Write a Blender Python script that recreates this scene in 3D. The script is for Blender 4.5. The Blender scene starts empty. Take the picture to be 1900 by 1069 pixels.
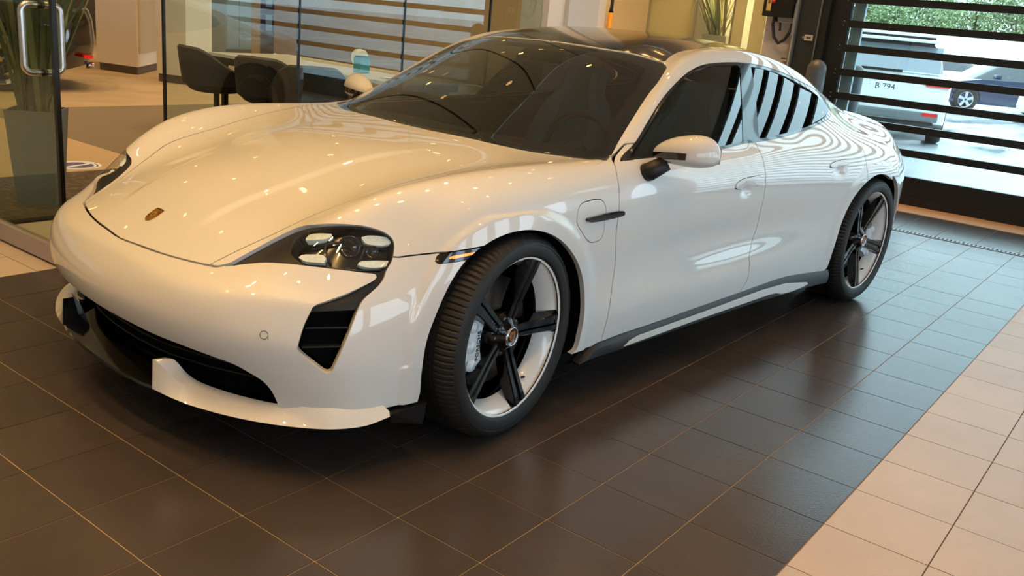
import bpy, bmesh, math, random
import numpy as np
from mathutils import Vector, Matrix
from mathutils.bvhtree import BVHTree
random.seed(7)
S = bpy.context.scene
COL = S.collection
PI = math.pi
# ------------------------------------------------------------------ camera, world, exposure
# world frame = car frame: x towards the car's tail, y towards its far side, z up, origin under the front axle
CAM = np.array([-2.143323, -2.842140, 1.394617])
RC = np.array([[0.685692, 0.149989, -0.712271], [-0.722033, 0.264060, -0.639484], [0.092167, 0.952773, 0.289361]])
FPX = 1675.049
cd = bpy.data.cameras.new('camera'); cam = bpy.data.objects.new('camera', cd); COL.objects.link(cam)
m4 = Matrix([list(RC[i]) + [CAM[i]] for i in range(3)] + [[0, 0, 0, 1]])
cam.matrix_world = m4
cd.sensor_width = 36; cd.lens = FPX / 1900 * 36; cd.clip_start = .05; cd.clip_end = 500
S.camera = cam
S.view_settings.view_transform = 'Standard'; S.view_settings.look = 'None'
S.view_settings.gamma = 1; S.view_settings.use_curve_mapping = False
S.view_settings.exposure = 0.0
W = bpy.data.worlds.new('world'); S.world = W; W.use_nodes = True
wn = W.node_tree.nodes; wl = W.node_tree.links
bg = wn['Background']; bg.inputs[0].default_value = (.80, .90, 1.0, 1); bg.inputs[1].default_value = 1.6

TS = 0.30436; YAW = -0.0984; TB = 3.4417; TA = -0.4829
CY, SY = math.cos(YAW), math.sin(YAW)
def T(b, a, z=0.0):                       # building grid (tile units) -> world
    x, y = b - TB, a - TA
    return Vector(((x * CY + y * SY) * TS, (-x * SY + y * CY) * TS, z))
BROT = -YAW                                # rotation of building objects about z

# ------------------------------------------------------------------ materials
MATS = {}
def srgb(c):
    f = lambda v: v / 12.92 if v <= .04045 else ((v + .055) / 1.055) ** 2.4
    return tuple(f(v / 255.) for v in c) + (1,)
def mat(name, col, rough=.5, metal=0., coat=0., spec=.5, noise=None, bump=None, emit=None, coatr=.03):
    if name in MATS: return MATS[name]
    m = bpy.data.materials.new(name); m.use_nodes = True; MATS[name] = m
    nt = m.node_tree; b = nt.nodes['Principled BSDF']
    b.inputs['Base Color'].default_value = srgb(col)
    b.inputs['Roughness'].default_value = rough; b.inputs['Metallic'].default_value = metal
    b.inputs['Coat Weight'].default_value = coat; b.inputs['Coat Roughness'].default_value = coatr
    b.inputs['Specular IOR Level'].default_value = spec
    if noise:                              # (scale, amount): value variation of the own colour
        tc = nt.nodes.new('ShaderNodeTexCoord'); n = nt.nodes.new('ShaderNodeTexNoise')
        n.inputs['Scale'].default_value = noise[0]; n.inputs['Detail'].default_value = 6
        nt.links.new(tc.outputs['Object'], n.inputs['Vector'])
        mr = nt.nodes.new('ShaderNodeMapRange'); mr.inputs[1].default_value = .3; mr.inputs[2].default_value = .7
        mr.inputs[3].default_value = 1 - noise[1]; mr.inputs[4].default_value = 1 + noise[1]
        nt.links.new(n.outputs['Fac'], mr.inputs[0])
        mx = nt.nodes.new('ShaderNodeVectorMath'); mx.operation = 'SCALE'
        mx.inputs[0].default_value = srgb(col)[:3]; nt.links.new(mr.outputs[0], mx.inputs['Scale'])
        nt.links.new(mx.outputs[0], b.inputs['Base Color'])
    if bump:                               # (scale, strength)
        tc = nt.nodes.new('ShaderNodeTexCoord'); n = nt.nodes.new('ShaderNodeTexNoise')
        n.inputs['Scale'].default_value = bump[0]; n.inputs['Detail'].default_value = 4
        nt.links.new(tc.outputs['Object'], n.inputs['Vector'])
        bp = nt.nodes.new('ShaderNodeBump'); bp.inputs['Strength'].default_value = bump[1]; bp.inputs['Distance'].default_value = .002
        nt.links.new(n.outputs['Fac'], bp.inputs['Height']); nt.links.new(bp.outputs[0], b.inputs['Normal'])
    if emit:
        b.inputs['Emission Color'].default_value = srgb(emit[0]); b.inputs['Emission Strength'].default_value = emit[1]
    return m
def glass(name, tint=(255, 255, 255), refl=1.0, rough=0.0, ior=1.45, boost=1.0):
    if name in MATS: return MATS[name]
    m = bpy.data.materials.new(name); m.use_nodes = True; MATS[name] = m
    nt = m.node_tree; nt.nodes.clear()
    o = nt.nodes.new('ShaderNodeOutputMaterial'); t = nt.nodes.new('ShaderNodeBsdfTransparent'); g = nt.nodes.new('ShaderNodeBsdfGlossy')
    f = nt.nodes.new('ShaderNodeFresnel'); f.inputs[0].default_value = ior
    t.inputs[0].default_value = srgb(tint); g.inputs['Roughness'].default_value = rough
    g.inputs[0].default_value = (refl, refl, refl, 1)
    mx = nt.nodes.new('ShaderNodeMixShader')
    gm = nt.nodes.new('ShaderNodeNewGeometry'); iv = nt.nodes.new('ShaderNodeMath'); iv.operation = 'SUBTRACT'; iv.inputs[0].default_value = 1; nt.links.new(gm.outputs['Backfacing'], iv.inputs[1])
    ml = nt.nodes.new('ShaderNodeMath'); ml.operation = 'MULTIPLY'; ml.use_clamp = True; nt.links.new(f.outputs[0], ml.inputs[0]); nt.links.new(iv.outputs[0], ml.inputs[1])
    m2 = nt.nodes.new('ShaderNodeMath'); m2.operation = 'MULTIPLY'; m2.use_clamp = True; nt.links.new(ml.outputs[0], m2.inputs[0]); m2.inputs[1].default_value = boost
    nt.links.new(m2.outputs[0], mx.inputs[0]); nt.links.new(t.outputs[0], mx.inputs[1]); nt.links.new(g.outputs[0], mx.inputs[2])
    nt.links.new(mx.outputs[0], o.inputs[0]); return m

# ------------------------------------------------------------------ helpers
def link(o, parent=None):
    COL.objects.link(o)
    if parent: o.parent = parent
    return o
def tag(o, label=None, cat=None, group=None, kind=None):
    if label: o['label'] = label
    if cat: o['category'] = cat
    if group: o['group'] = group
    if kind: o['kind'] = kind
    return o
def empty(name, loc=(0, 0, 0), rz=0.0):
    o = bpy.data.objects.new(name, None); COL.objects.link(o); o.location = loc; o.rotation_euler = (0, 0, rz); o.empty_display_size = .1
    return o
def copy_tree(o, parent=None):
    c = o.copy(); COL.objects.link(c)
    if parent: c.parent = parent
    for ch in [k for k in o.children]: copy_tree(ch, c)
    return c
def wmat(o):
    return (wmat(o.parent) if o.parent else Matrix.Identity(4)) @ o.matrix_basis
def setw(o, M):                             # place by world matrix whatever the parent
    o.matrix_basis = (wmat(o.parent).inverted() if o.parent else Matrix.Identity(4)) @ M; return o
class MB:
    """collects simple shapes into one mesh"""
    def __init__(s): s.v = []; s.f = []; s.sm = []
    def add(s, v, f, smooth=False):
        n = len(s.v); s.v += [tuple(p) for p in v]; s.f += [[i + n for i in q] for q in f]; s.sm += [smooth] * len(f); return s
    def box(s, c, d, rot=None):
        v = [Vector(((i & 1) - .5, ((i >> 1) & 1) - .5, ((i >> 2) & 1) - .5)) for i in range(8)]
        v = [Vector((p.x * d[0], p.y * d[1], p.z * d[2])) for p in v]
        if rot is not None: v = [rot @ p for p in v]
        v = [p + Vector(c) for p in v]
        return s.add(v, [(0, 2, 3, 1), (4, 5, 7, 6), (0, 1, 5, 4), (2, 6, 7, 3), (0, 4, 6, 2), (1, 3, 7, 5)])
    def tube(s, pts, r, n=10, cap=True, smooth=True):
        pts = [Vector(p) for p in pts]; k = len(pts); rr = r if hasattr(r, '__len__') else [r] * k
        rings = []; up = None
        for i, p in enumerate(pts):
            t = (pts[min(i + 1, k - 1)] - pts[max(i - 1, 0)]).normalized()
            if up is None: up = t.orthogonal().normalized()
            up = (up - t * up.dot(t)).normalized(); w = t.cross(up)
            rings.append([p + (up * math.cos(a) + w * math.sin(a)) * rr[i] for a in [2 * PI * j / n for j in range(n)]])
        v = [q for r_ in rings for q in r_]; f = []
        for i in range(k - 1):
            for j in range(n): f.append((i * n + j, i * n + (j + 1) % n, (i + 1) * n + (j + 1) % n, (i + 1) * n + j))
        s.add(v, f, smooth)
        if cap: s.add(rings[0], [tuple(range(n))[::-1]]); s.add(rings[-1], [tuple(range(n))])
        return s
    def lathe(s, prof, n=32, axis='Z', c=(0, 0, 0), a0=0, a1=2 * PI, closed=True, smooth=True):
        full = abs(a1 - a0 - 2 * PI) < 1e-6; m = n if full else n + 1; v = []
        for i in range(m):
            a = a0 + (a1 - a0) * i / n; ca, sa = math.cos(a), math.sin(a)
            for (r, h) in prof:
                p = (r * ca, r * sa, h) if axis == 'Z' else ((r * ca, h, r * sa) if axis == 'Y' else (h, r * ca, r * sa))
                v.append((p[0] + c[0], p[1] + c[1], p[2] + c[2]))
        k = len(prof); f = []
        for i in range(n):
            i2 = (i + 1) % m
            for j in range(k - 1): f.append((i * k + j, i2 * k + j, i2 * k + j + 1, i * k + j + 1))
        return s.add(v, f, smooth)
    def prism(s, poly, h, fn=None, smooth=False):
        """poly 2D points, h=(h0,h1); fn maps (u,v,h) -> 3D"""
        fn = fn or (lambda u, v, w: (u, v, w)); n = len(poly)
        v = [fn(a, b, h[0]) for a, b in poly] + [fn(a, b, h[1]) for a, b in poly]
        s.add(v, [tuple(range(n))[::-1], tuple(range(n, 2 * n))])
        s.add(v, [(i, (i + 1) % n, n + (i + 1) % n, n + i) for i in range(n)], smooth)
        return s
    def build(s, name, m, parent=None, loc=None, rz=None, bevel=0, fix=True):
        me = bpy.data.meshes.new(name); me.from_pydata([tuple(p) for p in s.v], [], s.f)
        me.polygons.foreach_set('use_smooth', s.sm)
        bm = bmesh.new(); bm.from_mesh(me); bmesh.ops.remove_doubles(bm, verts=bm.verts, dist=1e-5)
        if fix: bmesh.ops.recalc_face_normals(bm, faces=bm.faces)
        if bevel: 
            es = [e for e in bm.edges if len(e.link_faces) == 2 and e.calc_face_angle(0) > .6]
            bmesh.ops.bevel(bm, geom=es, offset=bevel, segments=2, profile=.7, affect='EDGES', clamp_overlap=True)
        bm.to_mesh(me); bm.free(); me.materials.append(m)
        o = bpy.data.objects.new(name, me); link(o, parent)
        if loc is not None: o.location = loc
        if rz is not None: o.rotation_euler = (0, 0, rz)
        return o
bg.inputs[0].default_value = (.64, .83, 1.0, 1); bg.inputs[1].default_value = 5.2
S.view_settings.exposure = 0.0
def fl(u, v, z=0.0):                      # point of the level plane z seen at an image position
    d = RC @ np.array([(u - 950) / FPX, -(v - 534.5) / FPX, -1.]); t = (z - CAM[2]) / d[2]; return Vector(CAM + t * d)
def px_of(P):
    c = (np.array(P) - CAM) @ RC; return (950 + FPX * c[0] / -c[2], 534.5 - FPX * c[1] / -c[2], -c[2])
def tile_of(P):
    x, y = P[0] / TS, P[1] / TS; return (x * CY - y * SY + TB, x * SY + y * CY + TA)
# ================================================================== the room
def gridbox(name, b0, b1, a0, a1, z0, z1, m, parent=None, bevel=0, kind=None):
    """box aligned with the building grid, given in tile units"""
    c = T((b0 + b1) / 2, (a0 + a1) / 2, (z0 + z1) / 2); mb = MB(); mb.box((0, 0, 0), ((b1 - b0) * TS, (a1 - a0) * TS, z1 - z0))
    o = mb.build(name, m, parent, loc=c if parent is None else None, rz=BROT if parent is None else None, bevel=bevel)
    if parent is not None: setw(o, Matrix.Translation(c) @ Matrix.Rotation(BROT, 4, 'Z'))
    if kind: tag(o, kind=kind)
    return o
def tile_mat(name, col, var, rough, speck, bumpS=.35, scale=34):
    m = bpy.data.materials.new(name); m.use_nodes = True; nt = m.node_tree; b = nt.nodes['Principled BSDF']
    tc = nt.nodes.new('ShaderNodeTexCoord'); oi = nt.nodes.new('ShaderNodeObjectInfo'); geo = nt.nodes.new('ShaderNodeNewGeometry')
    n = nt.nodes.new('ShaderNodeTexNoise'); n.inputs['Scale'].default_value = 3.2; n.inputs['Detail'].default_value = 8; n.inputs['Roughness'].default_value = .62
    nt.links.new(geo.outputs['Position'], n.inputs['Vector'])
    r = nt.nodes.new('ShaderNodeMapRange'); r.inputs[1].default_value = .3; r.inputs[2].default_value = .7; r.inputs[3].default_value = 1 - speck; r.inputs[4].default_value = 1 + speck
    nt.links.new(n.outputs['Fac'], r.inputs[0])
    r2 = nt.nodes.new('ShaderNodeMapRange'); r2.inputs[3].default_value = 1 - var; r2.inputs[4].default_value = 1 + var; nt.links.new(oi.outputs['Random'], r2.inputs[0])
    mu = nt.nodes.new('ShaderNodeMath'); mu.operation = 'MULTIPLY'; nt.links.new(r.outputs[0], mu.inputs[0]); nt.links.new(r2.outputs[0], mu.inputs[1])
    sc = nt.nodes.new('ShaderNodeVectorMath'); sc.operation = 'SCALE'; sc.inputs[0].default_value = srgb(col)[:3]; nt.links.new(mu.outputs[0], sc.inputs['Scale']); nt.links.new(sc.outputs[0], b.inputs['Base Color'])
    nb = nt.nodes.new('ShaderNodeTexNoise'); nb.inputs['Scale'].default_value = scale * 4; nb.inputs['Detail'].default_value = 3; nt.links.new(geo.outputs['Position'], nb.inputs['Vector'])
    bp = nt.nodes.new('ShaderNodeBump'); bp.inputs['Strength'].default_value = bumpS; bp.inputs['Distance'].default_value = .0012; nt.links.new(nb.outputs['Fac'], bp.inputs['Height']); nt.links.new(bp.outputs[0], b.inputs['Normal'])
    n3 = nt.nodes.new('ShaderNodeTexNoise'); n3.inputs['Scale'].default_value = 1.6; n3.inputs['Detail'].default_value = 5; nt.links.new(geo.outputs['Position'], n3.inputs['Vector'])
    r3 = nt.nodes.new('ShaderNodeMapRange'); r3.inputs[3].default_value = rough - .03; r3.inputs[4].default_value = rough + .05; nt.links.new(n3.outputs['Fac'], r3.inputs[0]); nt.links.new(r3.outputs[0], b.inputs['Roughness'])
    b.inputs['Specular IOR Level'].default_value = .5
    return m
TD = tile_mat('dark_tile', (66, 60, 57), .07, .20, .10); TL = tile_mat('light_tile', (190, 174, 160), .035, .42, .07)
GR = mat('grout', (158, 140, 116), rough=.8, noise=(30, .15)); GRD = mat('grout_dark', (88, 74, 62), rough=.8)
WARMW = mat('wall_white', (214, 208, 198), rough=.7); CONC = mat('subfloor', (120, 110, 100), rough=.9)
floor = gridbox('floor', -16, 25.45, -20, 8.07, -.12, -.0022, GR, kind='structure')
gd_ = gridbox('grout_bed', -16, 25.45, -20, -7.0, -.01, -.0019, GRD, floor); gd2_ = gridbox('grout_bed', -16, 25.45, 4.95, 8.07, -.01, -.0019, GRD, floor)
# single tiles: the ones that show largest in the photograph are objects of their own, the rest one joined mesh
def is_dark(b, a): return -7 <= a < 4.95 and b < 24
tilem = {}
def tile_mesh(m):
    if m.name not in tilem:
        g = .0065; h = TS / 2; me_ = MB().box((0, 0, -.002), (TS * (1 - 2 * g), TS * (1 - 2 * g), .004)); o = me_.build('tile', m, None); tilem[m.name] = o.data; bpy.data.objects.remove(o)
    return tilem[m.name]
cells = []
for ib in range(-16, 25):
    for ia in range(-20, 8):
        if ib >= 24: continue
        P_ = T(ib + .5, ia + .5); u, v, dpt = px_of(P_)
        vis = dpt > .3 and -120 < u < 2020 and -60 < v < 1180
        cells.append((dpt if vis else 1e3 + abs(dpt), ib, ia))
cells.sort()
rest = {0: MB(), 1: MB()}
RB = Matrix.Rotation(BROT, 3, 'Z')
for k, (dpt, ib, ia) in enumerate(cells):
    dk = is_dark(ib + .5, ia + .5); P_ = T(ib + .5, ia + .5)
    if k < 296 and dpt < 1e3:
        o = bpy.data.objects.new('floor_tile', tile_mesh(TD if dk else TL)); COL.objects.link(o); o.parent = floor
        setw(o, Matrix.Translation((P_.x, P_.y, random.uniform(-.0003, .0003))) @ Matrix.Rotation(BROT, 4, 'Z'))
    else: rest[int(dk)].box((P_.x, P_.y, -.002), (TS * .987, TS * .987, .004), RB)
for k, m in ((0, TL), (1, TD)):
    o = rest[k].build('floor_tiles_far', m, None); o.parent = floor; setw(o, Matrix.Identity(4)); tag(o, kind='stuff')
WOODT = mat('threshold_tan', (196, 158, 120), rough=.45)
th = gridbox('trim_1', 24.0, 25.45, -20, 4, -.004, .004, WOODT, kind='structure')
# drain channel along the garage door
STEEL = mat('drain_steel', (150, 152, 155), rough=.35, metal=.8)
dr = empty('floor_drain', T(20.85, -5, 0), BROT); tag(dr, 'narrow slotted steel drain channel set in the floor behind the car', 'drain')
L_ = 26 * TS
MB().box((0, 0, .001), (.16 * TS * 1.6, L_, .006)).build('channel_cover', STEEL, dr)
sl_ = MB()
for i in range(260): sl_.box((0, -L_ / 2 + (i + .5) * L_ / 260, .0035), (.05, .014, .003))
tag(sl_.build('slots', mat('slot_black', (10, 10, 10), rough=.9), dr), kind='stuff')
CEIL = mat('ceiling_white', (240, 234, 224), rough=.8)
gridbox('ceiling', -16, 25.45, -20, 8.07, 4.9, 5.0, CEIL, kind='structure')
# walls
gridbox('wall_front', -16.6, -16, -20, 8.07, 0, 4.9, WARMW, kind='structure')
# unseen near side wall: window openings added to bring cool daylight onto the car
WSIDE = -20.3
COOLW = mat('wall_pale_grey', (196, 200, 202), rough=.75)
gridbox('wall_near', -16, 25.45, WSIDE - .5, WSIDE + .3, 0, .9, COOLW, kind='structure')
gridbox('trim_2', -16, 25.45, WSIDE - .5, WSIDE + .3, 2.5, 4.9, COOLW, kind='structure')
for i, (b0, b1) in enumerate(((-16, -15.5), (-10, -9.6), (-4, -3), (0, 1.2), (3, 4.5), (8, 9.5), (13, 15), (19, 21), (25, 25.45))): gridbox('trim_%d' % (3 + i), b0, b1, WSIDE - .5, WSIDE + .3, .9, 2.5, COOLW, kind='structure')
# wall with the garage door (plane b = 25.45)
GREYW = mat('wall_grey', (206, 198, 192), rough=.65); CHAR = mat('charcoal_steel', (47, 54, 58), rough=.45); BLKF = mat('black_frame', (26, 28, 30), rough=.4)
gridbox('wall_right', 25.45, 26.2, 2.45, 3.5, 0, 4.9, GREYW, kind='structure')
gridbox('wall_right_near', 25.45, 26.2, -20, -19.6, 0, 4.9, WARMW, kind='structure')
gridbox('wall_right_lintel', 25.45, 26.2, -19.6, 2.45, 3.74, 4.9, WARMW, kind='structure')
j = gridbox('trim_9', 25.35, 26.2, 1.55, 2.45, 0, 3.74, CHAR, kind='structure')
gridbox('door_track', 25.2, 25.5, 1.35, 1.62, 0, 3.74, BLKF, j)
gridbox('track_edge', 25.15, 25.22, 1.60, 1.64, 0, 3.74, mat('steel_edge', (120, 128, 130), rough=.4, metal=.5), j)
gridbox('corner_strip', 25.2, 25.46, 2.36, 2.48, 0, 3.74, mat('strip_grey', (120, 124, 124), rough=.4), j)
gridbox('corner_line', 25.18, 25.2, 2.40, 2.43, 0, 3.74, mat('strip_light', (190, 192, 190), rough=.4), j)
# overhead door: stiles, rails and panes
CLEAR = glass('clear_glass', (238, 246, 243), 1.0, ior=1.5, boost=1.7)
gd = gridbox('door_2', 25.42, 25.62, -19.5, 1.35, .0, .265, BLKF, kind='structure'); tag(gd, 'black framed glazed overhead door with many narrow panes')
gridbox('door_seal', 25.36, 25.42, -19.5, 1.35, 0, .085, mat('seal_rubber', (18, 18, 20), rough=.7), gd)
zr = [(.45, .515), (.67, .735), (.895, .96), (1.12, 1.185), (1.345, 1.41), (1.57, 1.635), (1.795, 1.86), (2.02, 2.085), (2.245, 2.31), (2.47, 2.535), (2.695, 2.76), (2.92, 2.985), (3.145, 3.21), (3.37, 3.435), (3.595, 3.74)]
for z0, z1 in zr: gridbox('rail', 25.40, 25.60, -19.5, .8, z0, z1, BLKF, gd)
for a0, a1 in ((.75, 1.35), (-19.7, -19.3)): gridbox('stile', 25.39, 25.62, a0, a1, .26, 3.74, BLKF, gd)
zz = [(.265, .45)] + [(zr[i][1], zr[i + 1][0]) for i in range(len(zr) - 1)]
for z0, z1 in zz:
    gridbox('pane', 25.50, 25.53, -19.3, .75, z0, z1, CLEAR, gd)
    gridbox('inner_post', 25.56, 25.70, .36, .72, z0, z1, mat('post_bluegrey', (140, 156, 168), rough=.5), gd)
for z0, z1 in zr[:-1]:
    for z in (z0 + .012, z1 - .012): setw(MB().lathe([(.0001, -.006), (.007, -.004), (.008, 0)], 8, 'X').build('bolt', mat('bolt_grey', (90, 95, 98), rough=.4, metal=.6), gd), Matrix.Translation(T(25.39, .90, z)) @ Matrix.Rotation(BROT, 4, 'Z'))
# glass screen wall left of the garage door (same plane) with tan film panels
GP = glass('partition_glass', (225, 228, 216), 1.0, ior=1.5, boost=1.5)
FILM = mat('tan_film', (210, 200, 178), rough=.35); FILM.node_tree.nodes['Principled BSDF']
def translucent(m, col):
    nt = m.node_tree; t = nt.nodes.new('ShaderNodeBsdfTranslucent'); t.inputs[0].default_value = srgb(col); mx = nt.nodes.new('ShaderNodeMixShader'); mx.inputs[0].default_value = .6
    nt.links.new(nt.nodes['Principled BSDF'].outputs[0], mx.inputs[1]); nt.links.new(t.outputs[0], mx.inputs[2]); nt.links.new(mx.outputs[0], nt.nodes['Material Output'].inputs[0])
translucent(FILM, (214, 206, 186)); FILM2 = mat('pale_film', (196, 214, 204), rough=.4)
w3_ = gridbox('window_2', 25.5, 25.7, 3.5, 8.07, 2.95, 4.9, WARMW, kind='structure')
gridbox('pane', 25.55, 25.59, 3.5, 8.07, 0, 2.95, GP, w3_)
for a in (3.5, 4.75, 6.15): gridbox('seam', 25.53, 25.6, a - .02, a + .02, 0, 2.95, mat('seam_grey', (150, 148, 130), rough=.4), w3_)
gridbox('film_panel', 25.62, 25.66, 6.3, 8.0, 0, 2.95, FILM, w3_); gridbox('film_panel', 25.62, 25.66, 3.6, 4.1, 0, 2.95, FILM, w3_); gridbox('film_panel', 25.62, 25.66, 4.35, 4.75, 0, 2.95, FILM, w3_)
# far side: glass front to the showroom (plane a = 8.07)
FA = 8.07
SEAM = mat('seam_black', (14, 13, 12), rough=.4); RAILM = mat('rail_metal', (168, 160, 160), rough=.35, metal=.3); BRONZE = mat('bronze_dark', (38, 28, 20), rough=.4)
fc = gridbox('window_1', 6.2, 19.05, FA - .1, FA + .1, 0, .05, BRONZE, kind='structure')
for b0, b1 in ((6.22, 9.62), (9.66, 13.04), (13.08, 16.53), (16.57, 19.05)): gridbox('pane', b0, b1, FA - .02, FA + .02, .05, 4.9, CLEAR, fc)
for b in (6.2, 9.64, 13.06, 16.55): gridbox('seam', b - .025, b + .025, FA - .03, FA + .03, .05, 4.9, SEAM, fc)
fc2 = gridbox('window_3', -16, 2.35, FA - .1, FA + .1, 0, .05, BRONZE, kind='structure')
for b0, b1 in ((-16, -8.1), (-8, -1.1), (-1.05, 2.3)): gridbox('pane', b0, b1, FA - .02, FA + .02, .05, 4.9, CLEAR, fc2)
gridbox('trim_10', 2.45, 6.1, FA - .09, FA + .09, 0, .012, BRONZE, kind='structure')
gridbox('trim_11', 2.4, 6.2, FA - .05, FA + .05, 2.9, 4.9, BRONZE, kind='structure')
# white pillar at the end of the glass front
PIL = mat('pillar_white', (238, 232, 224), rough=.6)
pil = gridbox('wall_far', 19.05, 22.3, FA - .25, FA + .8, 0, 4.9, PIL, kind='structure')
gridbox('wall_far_end', 22.3, 25.5, FA - .02, FA + .3, 0, 4.9, mat('wall_tan', (222, 196, 146), rough=.5, noise=(1.5, .06)), kind='structure')
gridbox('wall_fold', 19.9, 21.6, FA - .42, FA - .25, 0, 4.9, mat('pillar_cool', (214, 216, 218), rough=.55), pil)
# open glass door leaf
leaf = empty('door_1', T(2.4, FA, 0), BROT); tag(leaf, kind='structure')
def lp(name, b0, b1, a0, a1, z0, z1, m, bevel=0):
    mb = MB(); mb.box(((b0 + b1) / 2 * TS, (a0 + a1) / 2 * TS, (z0 + z1) / 2), ((b1 - b0) * TS, (a1 - a0) * TS, z1 - z0)); return mb.build(name, m, leaf, bevel=bevel)
LW = FA - 4.86
lp('pane', -.02, .02, -LW + .04, 0, .10, 2.9, glass('leaf_glass', (222, 230, 216), 1.0, ior=1.5, boost=1.2))
lp('bottom_rail', -.075, .075, -LW + .0, .0, .012, .104, RAILM, .002)
lp('edge_seal', -.035, .035, -LW - .03, -LW + .05, .0, 2.9, SEAM)
lp('rail_sweep', -.05, .05, -LW, 0, .0, .013, BRONZE)
hm = mat('brushed_steel', (205, 200, 196), rough=.28, metal=1)
ha = (5.235 - FA) * TS; zc0, zc1 = .932, 1.236
for s_ in (-1, 1):
    pts = []; d_ = .088; r_ = .034
    for (x, z) in [(0, zc1)] + [(s_ * (d_ - r_ + r_ * math.sin(t)), zc1 - r_ + r_ * math.cos(t)) for t in np.linspace(0, PI / 2, 7)] + [(s_ * (d_ - r_ + r_ * math.cos(t)), zc0 + r_ - r_ * math.sin(t)) for t in np.linspace(0, PI / 2, 7)] + [(0, zc0)]:
        pts.append((x, ha, z))
    MB().tube(pts, .0165, 14).build('pull_handle', hm, leaf)
for z in (zc0, zc1): MB().lathe([(.0185, -.012), (.0195, -.008), (.0195, .008), (.0185, .012)], 16, 'X', c=(0, ha, z)).build('clamp', SEAM, leaf)
# showroom behind the glass
CARP = mat('carpet_brown', (122, 106, 78), rough=.95, noise=(60, .12), bump=(500, .5)); CARPL = mat('carpet_tan', (176, 150, 108), rough=.9, noise=(2.2, .10), bump=(400, .4))
g1_ = gridbox('floor_showroom', -30, 41, FA, 76, -.15, -.004, CARPL, kind='structure')
LT = gridbox('floor_entry', -12, 8.5, FA, 30, -.003, .0005, mat('entry_tan', (188, 158, 112), rough=.45, noise=(3, .05)), kind='structure')
gridbox('floor_carpet', 8.5, 41, FA + .1, 22.85, -.003, .001, CARP, kind='structure')
mt = empty('entrance_mat', T(3.6, 10.1, 0), BROT); tag(mt, 'dark ribbed walk-off mat behind the glass door', 'mat')
MB().box((0, 0, .003), (9.4 * TS, 3.9 * TS, .005)).build('mat_base', mat('mat_dark', (60, 48, 34), rough=.9), mt)
rb = MB()
for i in range(60): rb.box((0, -1.95 * TS + (i + .5) * 3.9 * TS / 60, .0065), (9.3 * TS, .009, .003))
tag(rb.build('ribs', mat('mat_rib', (118, 100, 74), rough=.8, noise=(20, .4)), mt), kind='stuff')
gridbox('ceiling_showroom', -30, 41, FA + .1, 76, 4.9, 5.0, CEIL, kind='structure')
gridbox('wall_showroom_end', 41, 41.6, FA, 76, 0, 4.9, mat('wall_ochre', (190, 160, 112), rough=.7), kind='structure')
gridbox('wall_showroom_far', -30, 41, 72, 73, 0, 4.9, mat('wall_beige', (176, 156, 124), rough=.7), kind='structure')
gridbox('wall_showroom_left', -31, -30, FA, 72, 0, 4.9, WARMW, kind='structure')
# office seen through the green-tinted glass right of the white pillar
# ================================================================== the white car
PAINT = mat('white_paint', (211, 212, 208), rough=.45, coat=1.0, coatr=.01, spec=.5)
BLACKG = mat('gloss_black', (10, 10, 11), rough=.12, coat=.6)
BLACKS = mat('satin_black', (13, 13, 14), rough=.5)
DARK = mat('deep_black', (8, 8, 8), rough=.9, spec=.1)
RUBBER = mat('tyre_rubber', (19, 19, 19), rough=.6, bump=(90, .25))
CHROME = mat('chrome', (215, 215, 215), rough=.12, metal=1)
def ray(u, v):
    d = RC @ np.array([(u - 950) / FPX, -(v - 534.5) / FPX, -1.]); return d / np.linalg.norm(d)

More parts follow.
